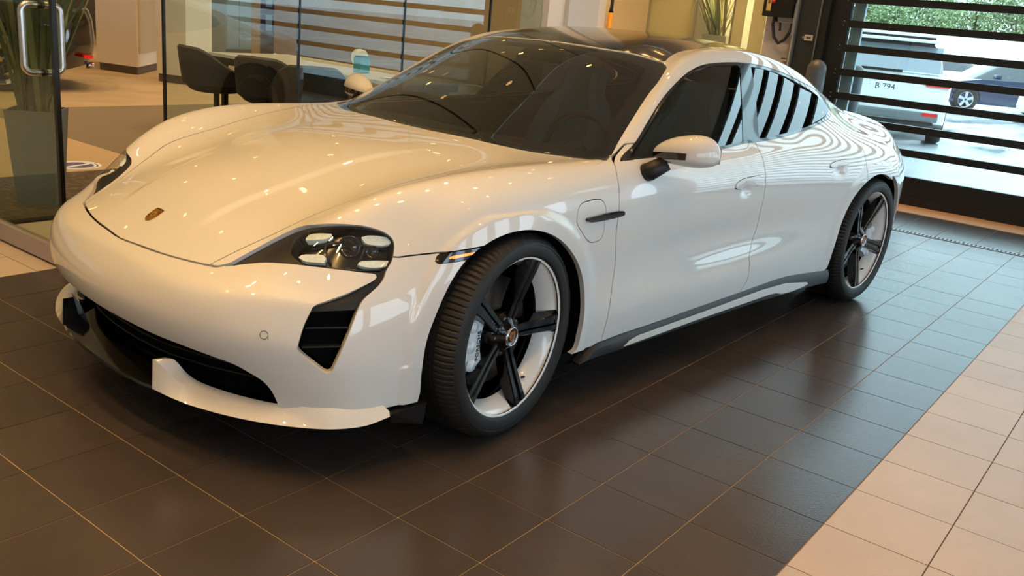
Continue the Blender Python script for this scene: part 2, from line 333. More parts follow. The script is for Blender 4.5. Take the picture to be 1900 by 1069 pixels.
# control cage of one half (|y|), rows: stations nose -> tail, columns: centreline (0) ... lower sill (11)
ST = [
 # S0 nose corner
 [(-.895,0,.585),(-.882,.22,.588),(-.838,.42,.594),(-.782,.57,.603),(-.712,.70,.606),(-.605,.805,.603),(-.612,.843,.555),(-.62,.865,.49),(-.628,.876,.43),(-.63,.88,.37),(-.625,.88,.31),(-.615,.88,.22)],
 # S1
 [(-.70,0,.700),(-.69,.25,.694),(-.665,.40,.688),(-.61,.54,.705),(-.55,.685,.762),(-.45,.79,.742),(-.425,.865,.645),(-.43,.905,.55),(-.44,.918,.46),(-.44,.922,.38),(-.44,.922,.31),(-.44,.918,.22)],
 # S2
 [(-.44,0,.800),(-.43,.27,.787),(-.41,.44,.776),(-.365,.60,.805),(-.31,.735,.862),(-.26,.83,.845),(-.25,.90,.785),(-.24,.935,.705),(-.24,.955,.61),(-.24,.955,.50),(-.24,.95,.38),(-.24,.94,.22)],
 # S3
 [(-.13,0,.867),(-.12,.29,.860),(-.09,.48,.852),(-.045,.67,.873),(0,.79,.902),(0,.865,.882),(0,.922,.835),(0,.952,.765),(0,.965,.68),(0,.962,.55),(0,.955,.40),(0,.945,.22)],
 # S4
 [(.13,0,.899),(.135,.31,.896),(.16,.53,.892),(.23,.71,.900),(.29,.80,.906),(.29,.862,.889),(.29,.912,.845),(.29,.938,.77),(.29,.945,.66),(.29,.938,.52),(.29,.935,.38),(.29,.93,.22)],
 # S5 cowl
 [(.345,0,.918),(.36,.32,.916),(.405,.55,.910),(.49,.73,.907),(.56,.81,.912),(.56,.858,.899),(.56,.902,.85),(.56,.927,.765),(.56,.933,.64),(.56,.925,.5),(.56,.935,.36),(.56,.925,.22)],
 # S6
 [(.60,0,1.050),(.61,.29,1.045),(.645,.52,1.028),(.70,.735,.990),(.745,.803,.972),(.76,.862,.912),(.76,.902,.858),(.76,.926,.77),(.76,.928,.64),(.76,.918,.5),(.76,.938,.37),(.76,.926,.22)],
 # S7
 [(.85,0,1.174),(.86,.26,1.168),(.885,.47,1.148),(.935,.675,1.118),(.975,.745,1.105),(1.0,.865,.920),(1.0,.904,.862),(1.0,.927,.775),(1.0,.926,.645),(1.0,.914,.51),(1.0,.94,.38),(1.0,.927,.22)],
 # S8 header
 [(1.12,0,1.290),(1.125,.24,1.285),(1.145,.43,1.270),(1.185,.60,1.248),(1.235,.69,1.222),(1.27,.865,.926),(1.27,.904,.868),(1.27,.929,.78),(1.27,.926,.65),(1.27,.912,.52),(1.27,.941,.385),(1.27,.928,.23)],
 # S9
 [(1.42,0,1.352),(1.42,.22,1.349),(1.43,.40,1.338),(1.45,.555,1.312),(1.49,.655,1.268),(1.56,.858,.936),(1.56,.902,.877),(1.56,.930,.787),(1.56,.928,.655),(1.56,.913,.525),(1.56,.941,.395),(1.56,.929,.235)],
 # S10
 [(1.78,0,1.374),(1.78,.21,1.371),(1.78,.38,1.361),(1.79,.535,1.334),(1.81,.637,1.280),(1.88,.842,.956),(1.88,.897,.893),(1.88,.934,.797),(1.88,.936,.665),(1.88,.920,.535),(1.88,.941,.405),(1.88,.931,.245)],
 # S11
 [(2.15,0,1.357),(2.15,.21,1.354),(2.15,.37,1.344),(2.15,.525,1.315),(2.17,.640,1.246),(2.20,.812,.983),(2.20,.888,.910),(2.20,.941,.806),(2.20,.950,.675),(2.20,.937,.54),(2.20,.944,.41),(2.20,.934,.25)],
 # S12
 [(2.50,0,1.304),(2.50,.21,1.301),(2.50,.37,1.289),(2.50,.53,1.254),(2.50,.668,1.160),(2.50,.785,1.004),(2.50,.880,.925),(2.50,.953,.815),(2.50,.970,.685),(2.50,.960,.545),(2.50,.955,.41),(2.50,.937,.24)],
 # S13
 [(2.83,0,1.228),(2.83,.21,1.224),(2.83,.37,1.207),(2.83,.54,1.150),(2.82,.655,1.045),(2.82,.755,.965),(2.82,.865,.912),(2.82,.955,.822),(2.82,.979,.69),(2.82,.975,.545),(2.82,.965,.41),(2.82,.94,.23)],
 # S14
 [(3.15,0,1.132),(3.15,.21,1.127),(3.15,.37,1.105),(3.15,.535,1.045),(3.14,.65,.965),(3.13,.742,.928),(3.12,.847,.888),(3.12,.942,.815),(3.12,.970,.69),(3.12,.968,.545),(3.12,.955,.41),(3.12,.935,.23)],
 # S15
 [(3.47,0,1.030),(3.47,.21,1.027),(3.46,.37,1.012),(3.45,.53,.980),(3.43,.65,.95),(3.41,.74,.91),(3.39,.82,.86),(3.38,.89,.785),(3.38,.918,.68),(3.38,.92,.545),(3.38,.91,.41),(3.38,.895,.24)],
 # S16
 [(3.74,0,.985),(3.735,.20,.983),(3.72,.36,.974),(3.69,.51,.957),(3.65,.63,.932),(3.62,.705,.895),(3.59,.765,.835),(3.58,.815,.76),(3.58,.84,.67),(3.58,.84,.545),(3.58,.83,.41),(3.58,.815,.26)],
 # S17 tail corner
 [(3.93,0,.985),(3.92,.19,.982),(3.89,.345,.972),(3.84,.48,.952),(3.77,.59,.918),(3.715,.655,.868),(3.71,.70,.80),(3.72,.73,.73),(3.73,.735,.65),(3.74,.735,.545),(3.73,.73,.41),(3.70,.72,.28)],
]
# face rows below the nose (columns 0..4; column 5 is the side column of S0) and behind the tail
FR = [
 [(-0.945,0.000,0.545),(-0.941,0.230,0.546),(-0.915,0.440,0.549),(-0.857,0.600,0.553),(-0.754,0.735,0.556)],
 [(-0.982,0.000,0.490),(-0.974,0.240,0.490),(-0.942,0.455,0.490),(-0.878,0.625,0.490),(-0.764,0.765,0.490)],
 [(-0.995,0.000,0.430),(-0.984,0.240,0.430),(-0.948,0.460,0.430),(-0.882,0.635,0.430),(-0.772,0.778,0.430)],
 [(-0.985,0.000,0.370),(-0.972,0.240,0.370),(-0.936,0.460,0.370),(-0.872,0.635,0.370),(-0.766,0.780,0.370)],
 [(-0.955,0.000,0.315),(-0.943,0.240,0.313),(-0.910,0.455,0.311),(-0.852,0.630,0.310),(-0.758,0.778,0.310)],
 [(-0.910,0.000,0.220),(-0.899,0.240,0.220),(-0.873,0.450,0.220),(-0.827,0.620,0.220),(-0.740,0.770,0.220)],
]
RR = [
 [(3.985,0,.92),(3.975,.18,.915),(3.94,.33,.905),(3.89,.46,.885),(3.81,.57,.845)],
 [(4.01,0,.84),(4.0,.18,.838),(3.97,.33,.83),(3.92,.47,.81),(3.84,.59,.775)],
 [(4.02,0,.74),(4.01,.18,.74),(3.98,.34,.73),(3.93,.48,.71),(3.85,.60,.69)],
 [(4.03,0,.62),(4.02,.18,.62),(3.99,.34,.61),(3.94,.48,.59),(3.86,.60,.57)],
 [(4.02,0,.48),(4.01,.18,.48),(3.98,.34,.47),(3.93,.48,.45),(3.85,.60,.43)],
 [(3.96,0,.34),(3.95,.18,.34),(3.92,.34,.33),(3.88,.48,.32),(3.81,.60,.30)],
]
def body_cage():
    V = []; idx = {}
    def put(k, p): idx[k] = len(V); V.append((p[0], -p[1], p[2]))
    for s, row in enumerate(ST):
        for j, p in enumerate(row): put((s, j), p)
    for r, row in enumerate(FR):
        for j, p in enumerate(row): put(('f', r, j), p)
    for r, row in enumerate(RR):
        for j, p in enumerate(row): put(('r', r, j), p)
    L = len(ST) - 1; Fc = []
    for s in range(L):
        for j in range(11): Fc.append([idx[(s, j)], idx[(s, j + 1)], idx[(s + 1, j + 1)], idx[(s + 1, j)]])
    def fi(r, j): return idx[(0, j)] if r < 0 and j < 6 else (idx[(0, 6 + r)] if j == 5 else idx[('f', r, j)])
    def ri(r, j): return idx[(L, j)] if r < 0 and j < 6 else (idx[(L, 6 + r)] if j == 5 else idx[('r', r, j)])
    for r in range(-1, 5):
        for j in range(5):
            Fc.append([fi(r, j), fi(r + 1, j), fi(r + 1, j + 1), fi(r, j + 1)])
            Fc.append([ri(r, j), ri(r, j + 1), ri(r + 1, j + 1), ri(r + 1, j)])
    n = len(V); mir = []
    for i, p in enumerate(V[:n]):
        if abs(p[1]) < 1e-6: mir.append(i)
        else: mir.append(len(V)); V.append((p[0], -p[1], p[2]))
    Fc += [[mir[i] for i in f[::-1]] for f in Fc]
    creases = {}
    for s in range(6, 11):                                    # belt line below the glass
        creases[tuple(sorted((idx[(s, 5)], idx[(s + 1, 5)])))] = .45
    for j in range(4): creases[tuple(sorted((idx[(5, j)], idx[(5, j + 1)])))] = .6
    for k, w in list(creases.items()): creases[tuple(sorted((mir[k[0]], mir[k[1]])))] = w
    return np.array(V), Fc, creases
def subdiv(V, Fc, cr, lev):
    me = bpy.data.meshes.new('t'); me.from_pydata([tuple(p) for p in V], [], Fc); me.update()
    ek = {tuple(sorted(e.vertices)): e.index for e in me.edges}
    a = me.attributes.new('crease_edge', 'FLOAT', 'EDGE')
    for k, w in cr.items():
        if k in ek: a.data[ek[k]].value = w
    o = bpy.data.objects.new('t', me); COL.objects.link(o)
    md = o.modifiers.new('s', 'SUBSURF'); md.levels = lev; md.render_levels = lev; md.boundary_smooth = 'ALL'
    dg = bpy.context.evaluated_depsgraph_get(); dg.update(); e = o.evaluated_get(dg).to_mesh()
    P = np.empty(len(e.vertices) * 3); e.vertices.foreach_get('co', P); P = P.reshape(-1, 3)
    N = np.empty(len(e.vertices) * 3); e.vertices.foreach_get('normal', N); N = N.reshape(-1, 3)
    Q = np.empty(len(e.loops), dtype=np.int32); e.loops.foreach_get('vertex_index', Q); Q = Q.reshape(-1, 4)
    o.evaluated_get(dg).to_mesh_clear(); bpy.data.objects.remove(o); bpy.data.meshes.remove(me)
    return P.copy(), N.copy(), Q.copy()
V0, FC, CR = body_cage()
VT = V0.copy(); Vc = V0.copy()
for it in range(7):                                            # pull the cage so that the surface passes through the stations
    P, _, _ = subdiv(Vc, FC, CR, 2)
    Vc = Vc + .9 * (VT - P[:len(VT)])
P, N, Q = subdiv(Vc, FC, CR, 4)
if np.mean(N[:, 2]) < 0: N = -N; Q = Q[:, ::-1]
def tri_normals(P, Q, N0):
    fn = np.cross(P[Q[:, 2]] - P[Q[:, 0]], P[Q[:, 3]] - P[Q[:, 1]]); out = np.zeros_like(P)
    for k in range(4): np.add.at(out, Q[:, k], fn)
    out /= np.linalg.norm(out, axis=1)[:, None] + 1e-12
    out[(out * N0).sum(1) < 0] *= -1; return out
# fair the surface: light everywhere, stronger over the rear haunches
E_ = np.unique(np.sort(np.concatenate([Q[:, [0, 1]], Q[:, [1, 2]], Q[:, [2, 3]], Q[:, [3, 0]]]), 1), axis=0)
deg = np.bincount(E_.ravel(), minlength=len(P)).astype(float); free = deg >= 4
for v_ in np.where(deg < 4)[0]: pass
def box_w(P, lo, hi, s):
    w = np.ones(len(P))
    for k in range(3):
        c = np.abs(P[:, k]) if k == 1 else P[:, k]
        w *= np.clip((c - lo[k]) / s + 1, 0, 1) * np.clip((hi[k] - c) / s + 1, 0, 1)
    return w
def fair(P, w, n):
    P = P.copy()
    for _ in range(n):
        a = np.zeros_like(P); np.add.at(a, E_[:, 0], P[E_[:, 1]]); np.add.at(a, E_[:, 1], P[E_[:, 0]])
        P += (a / deg[:, None] - P) * (.5 * w * free)[:, None]
    return P
w_all = np.ones(len(P)) * (1 - box_w(P, (.25, 0, .86), (.75, 1, 1.0), .05)); P = fair(P, w_all * .6, 8)
P = fair(P, box_w(P, (2.78, .55, .60), (3.6, 1, 1.2), .12), 60)
P = fair(P, box_w(P, (2.42, .76, .78), (3.1, 1, .985), .10), 50)
P = fair(P, box_w(P, (1.6, .845, .80), (3.1, 1, .985), .06), 60)
P = fair(P, box_w(P, (.6, .85, .30), (2.3, 1, .80), .10), 30)
N = tri_normals(P, Q, N)
keep = (P[Q][:, :, 1].max(1) < 1e-4)
Qh = Q[keep]; u_, inv = np.unique(Qh, return_inverse=True); inv = inv.reshape(Qh.shape)
HP, HN = P[u_], N[u_]
HN[np.abs(HP[:, 1]) < 1e-5, 1] = 0
HT = np.concatenate([inv[:, [0, 1, 2]], inv[:, [0, 2, 3]]])
BV = BVHTree.FromPolygons([Vector(p) for p in P], [tuple(int(i) for i in f) for f in Q])
# ---- feature outlines: image points dropped on the near half of the body surface, or direct (x, y, z)
def on_body(p):
    if len(p) == 3: return np.array(p, float)
    d = Vector(ray(*p)); o = Vector(CAM)
    h, n, i, t = BV.ray_cast(o, d)
    if h is None:
        best = None
        for t in np.linspace(2, 7, 500):
            q, n, i, dist = BV.find_nearest(o + d * t)
            if best is None or dist < best[0]: best = (dist, q)
        h = best[1]
    h = np.array(h); h[1] = min(h[1], 0.0); return h
def catmull(pts, n=6, closed=False):
    pts = np.array(pts, float)
    if len(pts) < 3: return pts
    out = []; k = len(pts)
    for i in range(k if closed else k - 1):
        p1, p2 = pts[i], pts[(i + 1) % k]
        p0 = pts[i - 1] if (closed or i > 0) else 2 * p1 - p2
        p3 = pts[(i + 2) % k] if (closed or i < k - 2) else 2 * p2 - p1
        l = np.linalg.norm(p2 - p1) + 1e-9
        m1 = (p2 - p0) * l / (np.linalg.norm(p2 - p1) + np.linalg.norm(p1 - p0) + 1e-9)
        m2 = (p3 - p1) * l / (np.linalg.norm(p2 - p1) + np.linalg.norm(p3 - p2) + 1e-9)
        for j in range(n):
            t = j / n; out.append((2*t**3-3*t**2+1)*p1 + (t**3-2*t**2+t)*m1 + (-2*t**3+3*t**2)*p2 + (t**3-t**2)*m2)
    if not closed: out.append(pts[-1])
    return np.array(out)
PR = {'side': lambda P: P[:, [0, 2]], 'top': lambda P: P[:, [0, 1]], 'front': lambda P: P[:, [1, 2]],
      'cyl': lambda P: np.stack([np.arctan2(-P[:, 1], -(P[:, 0] - .0)) * .95, P[:, 2]], 1)}
def outline(segs, pr, closed=False, n=6):
    """segs: list of open polylines (corners between them) or one closed list"""
    if closed: X = catmull([on_body(p) for p in segs], n, True)
    else: X = np.concatenate([catmull([on_body(p) for p in s], n) for s in segs])
    return PR[pr](X)
def sdf(poly, X, far=.6):
    A = poly; B = np.roll(poly, -1, 0); d = np.full(len(X), far)
    lo, hi = A.min(0) - .05, A.max(0) + .05
    m = np.all((X > lo) & (X < hi), 1); ix = np.where(m)[0]
    for c in range(0, len(ix), 20000):
        I = ix[c:c + 20000]; Y = X[I]; best = np.full(len(Y), 1e9); par = np.zeros(len(Y), bool)
        for a, b in zip(A, B):
            e = b - a; L2 = e @ e
            if L2 < 1e-14: continue
            t = np.clip(((Y - a) @ e) / L2, 0, 1); best = np.minimum(best, ((Y - a - t[:, None] * e) ** 2).sum(1))
            cr = ((a[1] > Y[:, 1]) != (b[1] > Y[:, 1]))
            with np.errstate(divide='ignore', invalid='ignore'):
                par ^= cr & (Y[:, 0] < (b[0] - a[0]) * (Y[:, 1] - a[1]) / (b[1] - a[1]) + a[0])
        d[I] = np.sqrt(best) * np.where(par, -1, 1)
    return d
def clip(M, d):
    """keep d < 0 of mesh M=(P,N,T)"""
    P, N, Tt = M; d = np.where(np.abs(d) < 1e-7, 1e-7, d); ins = d < 0; c = ins[Tt].sum(1)
    full = Tt[c == 3]; newP, newN, out, cache = [], [], [], {}; base = len(P)
    def cut(a, b):
        k = (a, b) if a < b else (b, a)
        if k not in cache:
            t = d[a] / (d[a] - d[b]); cache[k] = base + len(newP); newP.append(P[a] + t * (P[b] - P[a])); n = N[a] + t * (N[b] - N[a]); newN.append(n / np.linalg.norm(n))
        return cache[k]
    for tri in Tt[c == 1]:
        i = int(np.argmax(ins[tri])); a, b, e = tri[i], tri[(i + 1) % 3], tri[(i + 2) % 3]; out.append((a, cut(a, b), cut(a, e)))
    for tri in Tt[c == 2]:
        i = int(np.argmin(ins[tri])); a, b, e = tri[i], tri[(i + 1) % 3], tri[(i + 2) % 3]; ab, ae = cut(a, b), cut(a, e); out += [(ab, b, e), (ab, e, ae)]
    P2 = np.concatenate([P, np.array(newP).reshape(-1, 3)]); N2 = np.concatenate([N, np.array(newN).reshape(-1, 3)])
    T2 = np.concatenate([full, np.array(out, dtype=full.dtype).reshape(-1, 3)])
    u, iv = np.unique(T2, return_inverse=True); return P2[u], N2[u], iv.reshape(T2.shape)
GAP = .0022
def mask(P, c): return np.full(len(P), -.5) if c is None else c(P)
def dd(M, poly, pr, cond=None):
    d = sdf(poly, PR[pr](M[0]))
    if cond is not None: d = np.maximum(d, cond(M[0], M[1]))
    return d
def take(M, poly, pr, cond=None, gap=GAP):
    d = dd(M, poly, pr, cond); return clip(M, d + gap), clip(M, gap - d)
def mk(name, M, material, off=0.0, rim=.014, mirror='join', parent=None, flat=False):
    """mesh part from surface patch; mirror: 'join' both halves in one mesh, 'near', 'far'"""
    P, N, Tt = M; P = P + N * off; parts = []
    E = np.sort(np.concatenate([Tt[:, [0, 1]], Tt[:, [1, 2]], Tt[:, [2, 0]]]), 1); Ed = np.concatenate([Tt[:, [0, 1]], Tt[:, [1, 2]], Tt[:, [2, 0]]])
    un, ii, cnt = np.unique(E, axis=0, return_index=True, return_counts=True)
    bd = Ed[ii[cnt == 1]]
    bd = bd[~((np.abs(P[bd[:, 0], 1]) < 1e-4) & (np.abs(P[bd[:, 1], 1]) < 1e-4))]
    n = len(P); PP = P; LN = [N[Tt.ravel()]]; FF = [Tt]; q = np.zeros((0, 4), int)
    if rim and len(bd):
        a, b = bd[:, 0], bd[:, 1]; k = len(bd)
        in_a, in_b = P[a] - N[a] * rim, P[b] - N[b] * rim
        PP = np.concatenate([P, P[a], P[b], in_b, in_a]); q = np.stack([n + k + np.arange(k), n + np.arange(k), n + 3 * k + np.arange(k), n + 2 * k + np.arange(k)], 1)
        fn = np.cross(PP[q[:, 1]] - PP[q[:, 0]], PP[q[:, 3]] - PP[q[:, 0]]); fn /= np.linalg.norm(fn, axis=1)[:, None] + 1e-12
        LN.append(np.repeat(fn, 4, 0))
    LNa = np.concatenate(LN); F = [tuple(map(int, t)) for t in Tt] + [tuple(map(int, t)) for t in q]
    if mirror == 'near': V, FA, NA = PP, F, LNa
    else:
        Pm = PP * [1, -1, 1]; o = 0 if mirror == 'far' else len(PP)
        Fm = [tuple(i + o for i in f[::-1]) for f in F]
        Nm = np.concatenate([(LNa[:3 * len(Tt)] * [1, -1, 1]).reshape(-1, 3, 3)[:, ::-1].reshape(-1, 3), (LNa[3 * len(Tt):] * [1, -1, 1]).reshape(-1, 4, 3)[:, ::-1].reshape(-1, 3)])
        V, FA, NA = (Pm, Fm, Nm) if mirror == 'far' else (np.concatenate([PP, Pm]), F + Fm, np.concatenate([LNa, Nm]))
    me = bpy.data.meshes.new(name); me.from_pydata([tuple(p) for p in V], [], FA)
    me.polygons.foreach_set('use_smooth', [True] * len(FA)); me.update()
    me.normals_split_custom_set([tuple(x) for x in NA]); me.materials.append(material)
    o = bpy.data.objects.new(name, me); link(o, parent); return o
def pair(name, M, material, parent, **k):
    return mk(name, M, material, mirror='near', parent=parent, **k), mk(name, M, material, mirror='far', parent=parent, **k)

car = empty('car', (0, 0, 0))
tag(car, 'white four-door sports saloon with black roof and white-rimmed black five-spoke wheels', 'car')
body = (HP, HN, HT)

# pressed-in relief of the panels: wheel-arch flares, bonnet dome, scoops behind the door handles
ARCHF = [(775,757),(776,725),(778,694),(787,635),(803,588),(827,533),(854,490),(882,463),(917,441),(948,429.5),(980,425.5),(1011,430.6),(1035,443),(1055,463),(1070.5,490.5),(1079,522),(1081.5,557),(1080,588.6),(1074,620),(1066.5,647.5),(1059.4,666.4)]
ARCHR = [(1529,512),(1533,495),(1542,469),(1556.4,422.7),(1570.7,387),(1585,362),(1602.7,341),(1620,327),(1634.7,322.5),(1649,328.4),(1657.5,341)]
pf = outline([ARCHF], 'side'); pf = np.concatenate([pf, [[pf[-1][0] - .01, .05], [pf[0][0], .05]]])
pr_ = outline([ARCHR], 'side')
aa = np.array([[2.9 + .405 * math.cos(t), .345 + .405 * math.sin(t)] for t in np.linspace(1.25, -.35, 14)])
pr_ = np.concatenate([pr_[:-3], aa, [[3.27, .05], [pr_[0][0] - .01, .05]]])
def sstep(a, b, x):
    t = np.clip((x - a) / (b - a), 0, 1); return t * t * (3 - 2 * t)
disp = np.zeros(len(HP)); flank = HP[:, 1] < -.6
for pp, w in ((pf, .009), (pr_, .006)):
    d = sdf(pp, HP[:, [0, 2]]); disp += np.where(flank, w * sstep(.075, .045, d), 0)
DOME = [[(-.80,-.235,0),(-.737,-.245,0),(-.625,-.255,0),(-.5,-.275,0),(-.4,-.28,0),(-.246,-.283,0),(-.09,-.305,0),(.06,-.345,0),(.2,-.40,0)], [(.2,.3,0),(-.8,.3,0)]]
dm = outline(DOME, 'top'); d = sdf(dm, HP[:, [0, 1]])
disp += np.where(HP[:, 2] > .5, .007 * sstep(.012, -.012, d) * sstep(.15, -.15, HP[:, 0]) * sstep(-.82, -.66, HP[:, 0]), 0)
for (px, r) in (((1386, 353.5), .030), ((1560, 317), .030)):
    c = on_body(px); e = (HP - c) * np.array([1 / 1.35, .6, 1 / .75]); disp -= .016 * np.exp(-(e ** 2).sum(1) / r ** 2) * flank
HP = HP + HN * disp[:, None]; HN = tri_normals(HP, inv, HN); HN[np.abs(HP[:, 1]) < 1e-5, 1] = 0
body = (HP, HN, HT)
# ---- outlines (image points of the near side, dropped on the body surface)
farside = lambda P, N: P[:, 1] + .55                      # true body flanks only
body = clip(body, -dd(body, pf, 'side', farside)); body = clip(body, -dd(body, pr_, 'side', farside))
# lower edge of the front bumper and of the sills
LOWF = [(232,592.8),(282,618),(332.7,638.3),(383,657.3),(433.7,676),(466.6,694),(486,706),(499,719),(508,733),(518,756)]
lf = outline([LOWF], 'cyl'); lf[0] = [0, lf[0][1]]; lf = np.concatenate([[[-.3, lf[0][1] + .0]], lf[lf[:, 0] > .02]])
tail_ = outline([[(518,756),(523,767),(560,771.5),(600,773.5),(640,773),(680,770.5),(722,765.7),(773.6,757)]], 'cyl')
lowpoly = np.concatenate([lf, tail_, [[tail_[-1][0] + .4, tail_[-1][1]], [tail_[-1][0] + .4, 0], [-.3, 0]]])
body = clip(body, -dd(body, lowpoly, 'cyl', lambda P, N: P[:, 0] + .30))
SILL = [(1059,667),(1073.7,674),(1079,664),(1085.5,656),(1103,641.6),(1129.7,633.5),(1156,619.5),(1206,603),(1294.7,570.8),(1370,544),(1412.6,528),(1456.8,513.4),(1501,506),(1533.4,500.7)]
sl = outline([SILL], 'side', n=4)
sp = np.concatenate([sl, [[2.62, sl[-1][1]], [2.62, 0], [.1, 0], [.1, sl[0][1]]]])
body = clip(body, -dd(body, sp, 'side', farside))
# glass, openings and loose panels
DLO = [[(1150,300),(1175.8,267.8),(1201,227),(1226,187),(1251.6,156.6),(1276.8,134),(1302,121),(1327.4,116.7),(1352.6,115.5),(1378,116.2),(1415.8,122.5),(1453.7,135),(1491.6,154),(1524.4,177),(1539.6,199.6)],
       [(1539.6,199.6),(1542,208),(1540,216),(1529.5,225),(1491.6,242.5),(1428,260),(1381,266.5),(1345.7,275.4),(1270,287),(1195,294),(1150,300)]]
dlo = outline(DLO, 'side'); sidecond = lambda P, N: P[:, 1] + .56
DLOin, body = take(body, dlo, 'side', sidecond, gap=.0005)
WS = [[(0.330,0,0),(800,242.5),(852,252.7),(920,268),(990,282.5),(1066,293),(1124,299)], [(1124,299),(1144,269),(1172,222),(1201,177),(1221,151.6),(1234,131)], [(1234,131),(1236.5,125),(1231,117.5),(1226,114.5)], [(1226,114.5),(1176,101),(1130,93.2),(1100,88.5),(1064,83),(1030,78),(1.108,0,0)], [(1.108,0,0),(1.108,.3,0),(.33,.3,0)]]
ws = outline(WS, 'top')
upper = lambda P, N: .25 - N[:, 2]
WSp, body = take(body, ws, 'top', lambda P, N: .8 - P[:, 2], gap=.001)
ROOF = [[(1.116,0,0),(1030,76),(1064,81),(1100,86.3),(1130,91),(1176,99),(1226,112.5)], [(1226,112.5),(1233,114),(1241.5,106),(1261.7,96),(1292,91),(1325,88),(1.80,-.520,0),(2.05,-.50,0),(2.25,-.45,0)], [(2.25,-.45,0),(2.30,-.40,0),(2.33,-.2,0),(2.335,0,0)], [(2.335,0,0),(2.335,.3,0),(1.116,.3,0)]]
rf = outline(ROOF, 'top')
ROOFp, body = take(body, rf, 'top', lambda P, N: 1.1 - P[:, 2], gap=.001)
bl = np.array([(2.42,.3),(2.42,-.40),(2.47,-.47),(2.7,-.50),(3.0,-.49),(3.25,-.45),(3.33,-.38),(3.36,0),(3.36,.3)])
BLp, body = take(body, bl, 'top', lambda P, N: .9 - P[:, 2], gap=.001)
HOODF = [(232,445.5),(252.6,452.7),(298,469),(340,481),(387,492)]
HOODS = [(387,492),(455.8,457.9),(514.7,431),(578.7,400.6),(639,377),(694.7,357),(753.7,338.3),(809,324.5),(880,309.7),(941,302),(1008,298.5),(1042,296.5),(1066,293)]
hf = outline([HOODF], 'top'); hf = np.concatenate([[[hf[0][0] - .0015, .3], [hf[0][0] - .0015, 0]], hf[hf[:, 1] < -.02]])
hs = outline([HOODS], 'top')
hood_poly = np.concatenate([hf, hs[1:], outline([[(1066,293),(990,281),(920,266),(852,250),(800,240),(.322,0,0)]], 'top')[1:], [[.322, .3]]])
HOODp, body = take(body, hood_poly, 'top', lambda P, N: .4 - P[:, 2])
HL = [[(404,495.3),(416,493.5),(450.5,474.7),(501,447),(539,428),(555,422),(576.8,417.5),(614.7,415.3),(665.3,418),(703,426.7),(723.4,438),(731,450.7),(730,471),(726,486),(717,501.3),(712,516.4),(700.7,531.6),(675.4,554.3),(665.3,572),(652.7,604.9),(635,648),(616,688.6)],
      [(616,688.6),(612,693),(606,693),(601,691),(558,658.3),(552,650),(551.8,645.7),(563,607),(577,577),(581,570),(590,564.5),(640,546.7),(678,529),(695,520),(700.5,513)],
      [(700.5,513),(698,509.5),(690.6,507.6),(627.4,500),(551.6,491),(501,487),(463,489),(425,493.7),(404,495.3)]]
hl = outline(HL, 'cyl', n=4); frontish = lambda P, N: P[:, 0] + .25
HLp, body = take(body, hl, 'cyl', frontish, gap=.0005)
MARK = [[(805.5,486.5),(811.8,470.2)], [(811.8,470.2),(850,464),(880,459.5),(905,455)], [(905,455),(896,466),(878,477)], [(878,477),(850,483.5),(809,488.6)], [(809,488.6),(805.5,486.5)]]
mkp = outline(MARK, 'side'); MKp, body = take(body, mkp, 'side', farside, gap=.0008)
FL = [(1077.9,379),(1093,372.6),(1110.7,370),(1119.6,374),(1124.6,389),(1122,411.8),(1120.8,426.9),(1115.8,442),(1107,448.4),(1096.8,450),(1090.5,447),(1080.4,432),(1071.6,416.9),(1070.3,406.8),(1072.8,391.6)]
FLp, body = take(body, outline(FL, 'side', True), 'side', farside, gap=.0016)
HD1 = [[(1363,351),(1366,341.5),(1376,333.5),(1394,328),(1411,325.7)], [(1411,325.7),(1413,334),(1409.5,343.5)], [(1409.5,343.5),(1393,347),(1376,351.5),(1363,351)]]
HD2 = [[(1539,311),(1541,304.5),(1547,300.5),(1560,297.2),(1577,294.6)], [(1577,294.6),(1578,301),(1575,305)], [(1575,305),(1566,307.5),(1550,312),(1539,311)]]
H1, body = take(body, outline(HD1, 'side'), 'side', farside, gap=.0012)
H2, body = take(body, outline(HD2, 'side'), 'side', farside, gap=.0012)
bc = np.concatenate([[[-.3, 0.57]], [[0, .57]]])
hfc = outline([HOODF], 'cyl'); hfc[0][0] = 0
bpoly = np.concatenate([[[-.3, hfc[0][1]]], hfc, outline([[(387,492),(404,494.5),(430,488),(500,468),(600,455),(700,462),(731,476.8),(760,474.5),(811,469),(850,464),(903,454)]], 'cyl')[1:]])
bpoly = np.concatenate([bpoly, [[bpoly[-1][0] + .3, bpoly[-1][1]], [bpoly[-1][0] + .3, 0], [-.3, 0]]])
BUMP, body = take(body, bpoly, 'cyl', lambda P, N: P[:, 0] + .10)
D1 = [(1137.3,300.6),(1144.8,326),(1148.6,353.7),(1148.6,391.6),(1143.6,430),(1141,492.6),(1134,545),(1128.2,584),(1113.5,638.6)]
D2 = [(1401,262.7),(1412.7,288),(1417.7,305.7),(1420.7,336),(1414,379),(1403.8,421.9),(1393.7,454.7),(1390,477.5),(1390.2,500),(1384.6,523.7),(1369.9,544.3)]
D3 = [(1536,222),(1560,234),(1580,247),(1594,262),(1604,286),(1608,316),(1607,335)]
d1 = outline([D1], 'side'); d2 = outline([D2], 'side'); d3 = outline([D3], 'side')
fdoor = np.concatenate([d1, [[d1[-1][0], .0]], [[d2[-1][0], .0]], d2[::-1], [[1.6, 1.02], [.7, .96], [.64, .93]]])
below = lambda P, N: np.maximum(P[:, 1] + .6, P[:, 2] - 1.02)
FDOOR, body = take(body, fdoor, 'side', below)
rdoor = np.concatenate([d2, [[d2[-1][0], 0], [2.9, 0], [2.9, .6]], d3[::-1], [[2.3, 1.03], [1.7, 1.0]]])
RDOOR, body = take(body, rdoor, 'side', below)
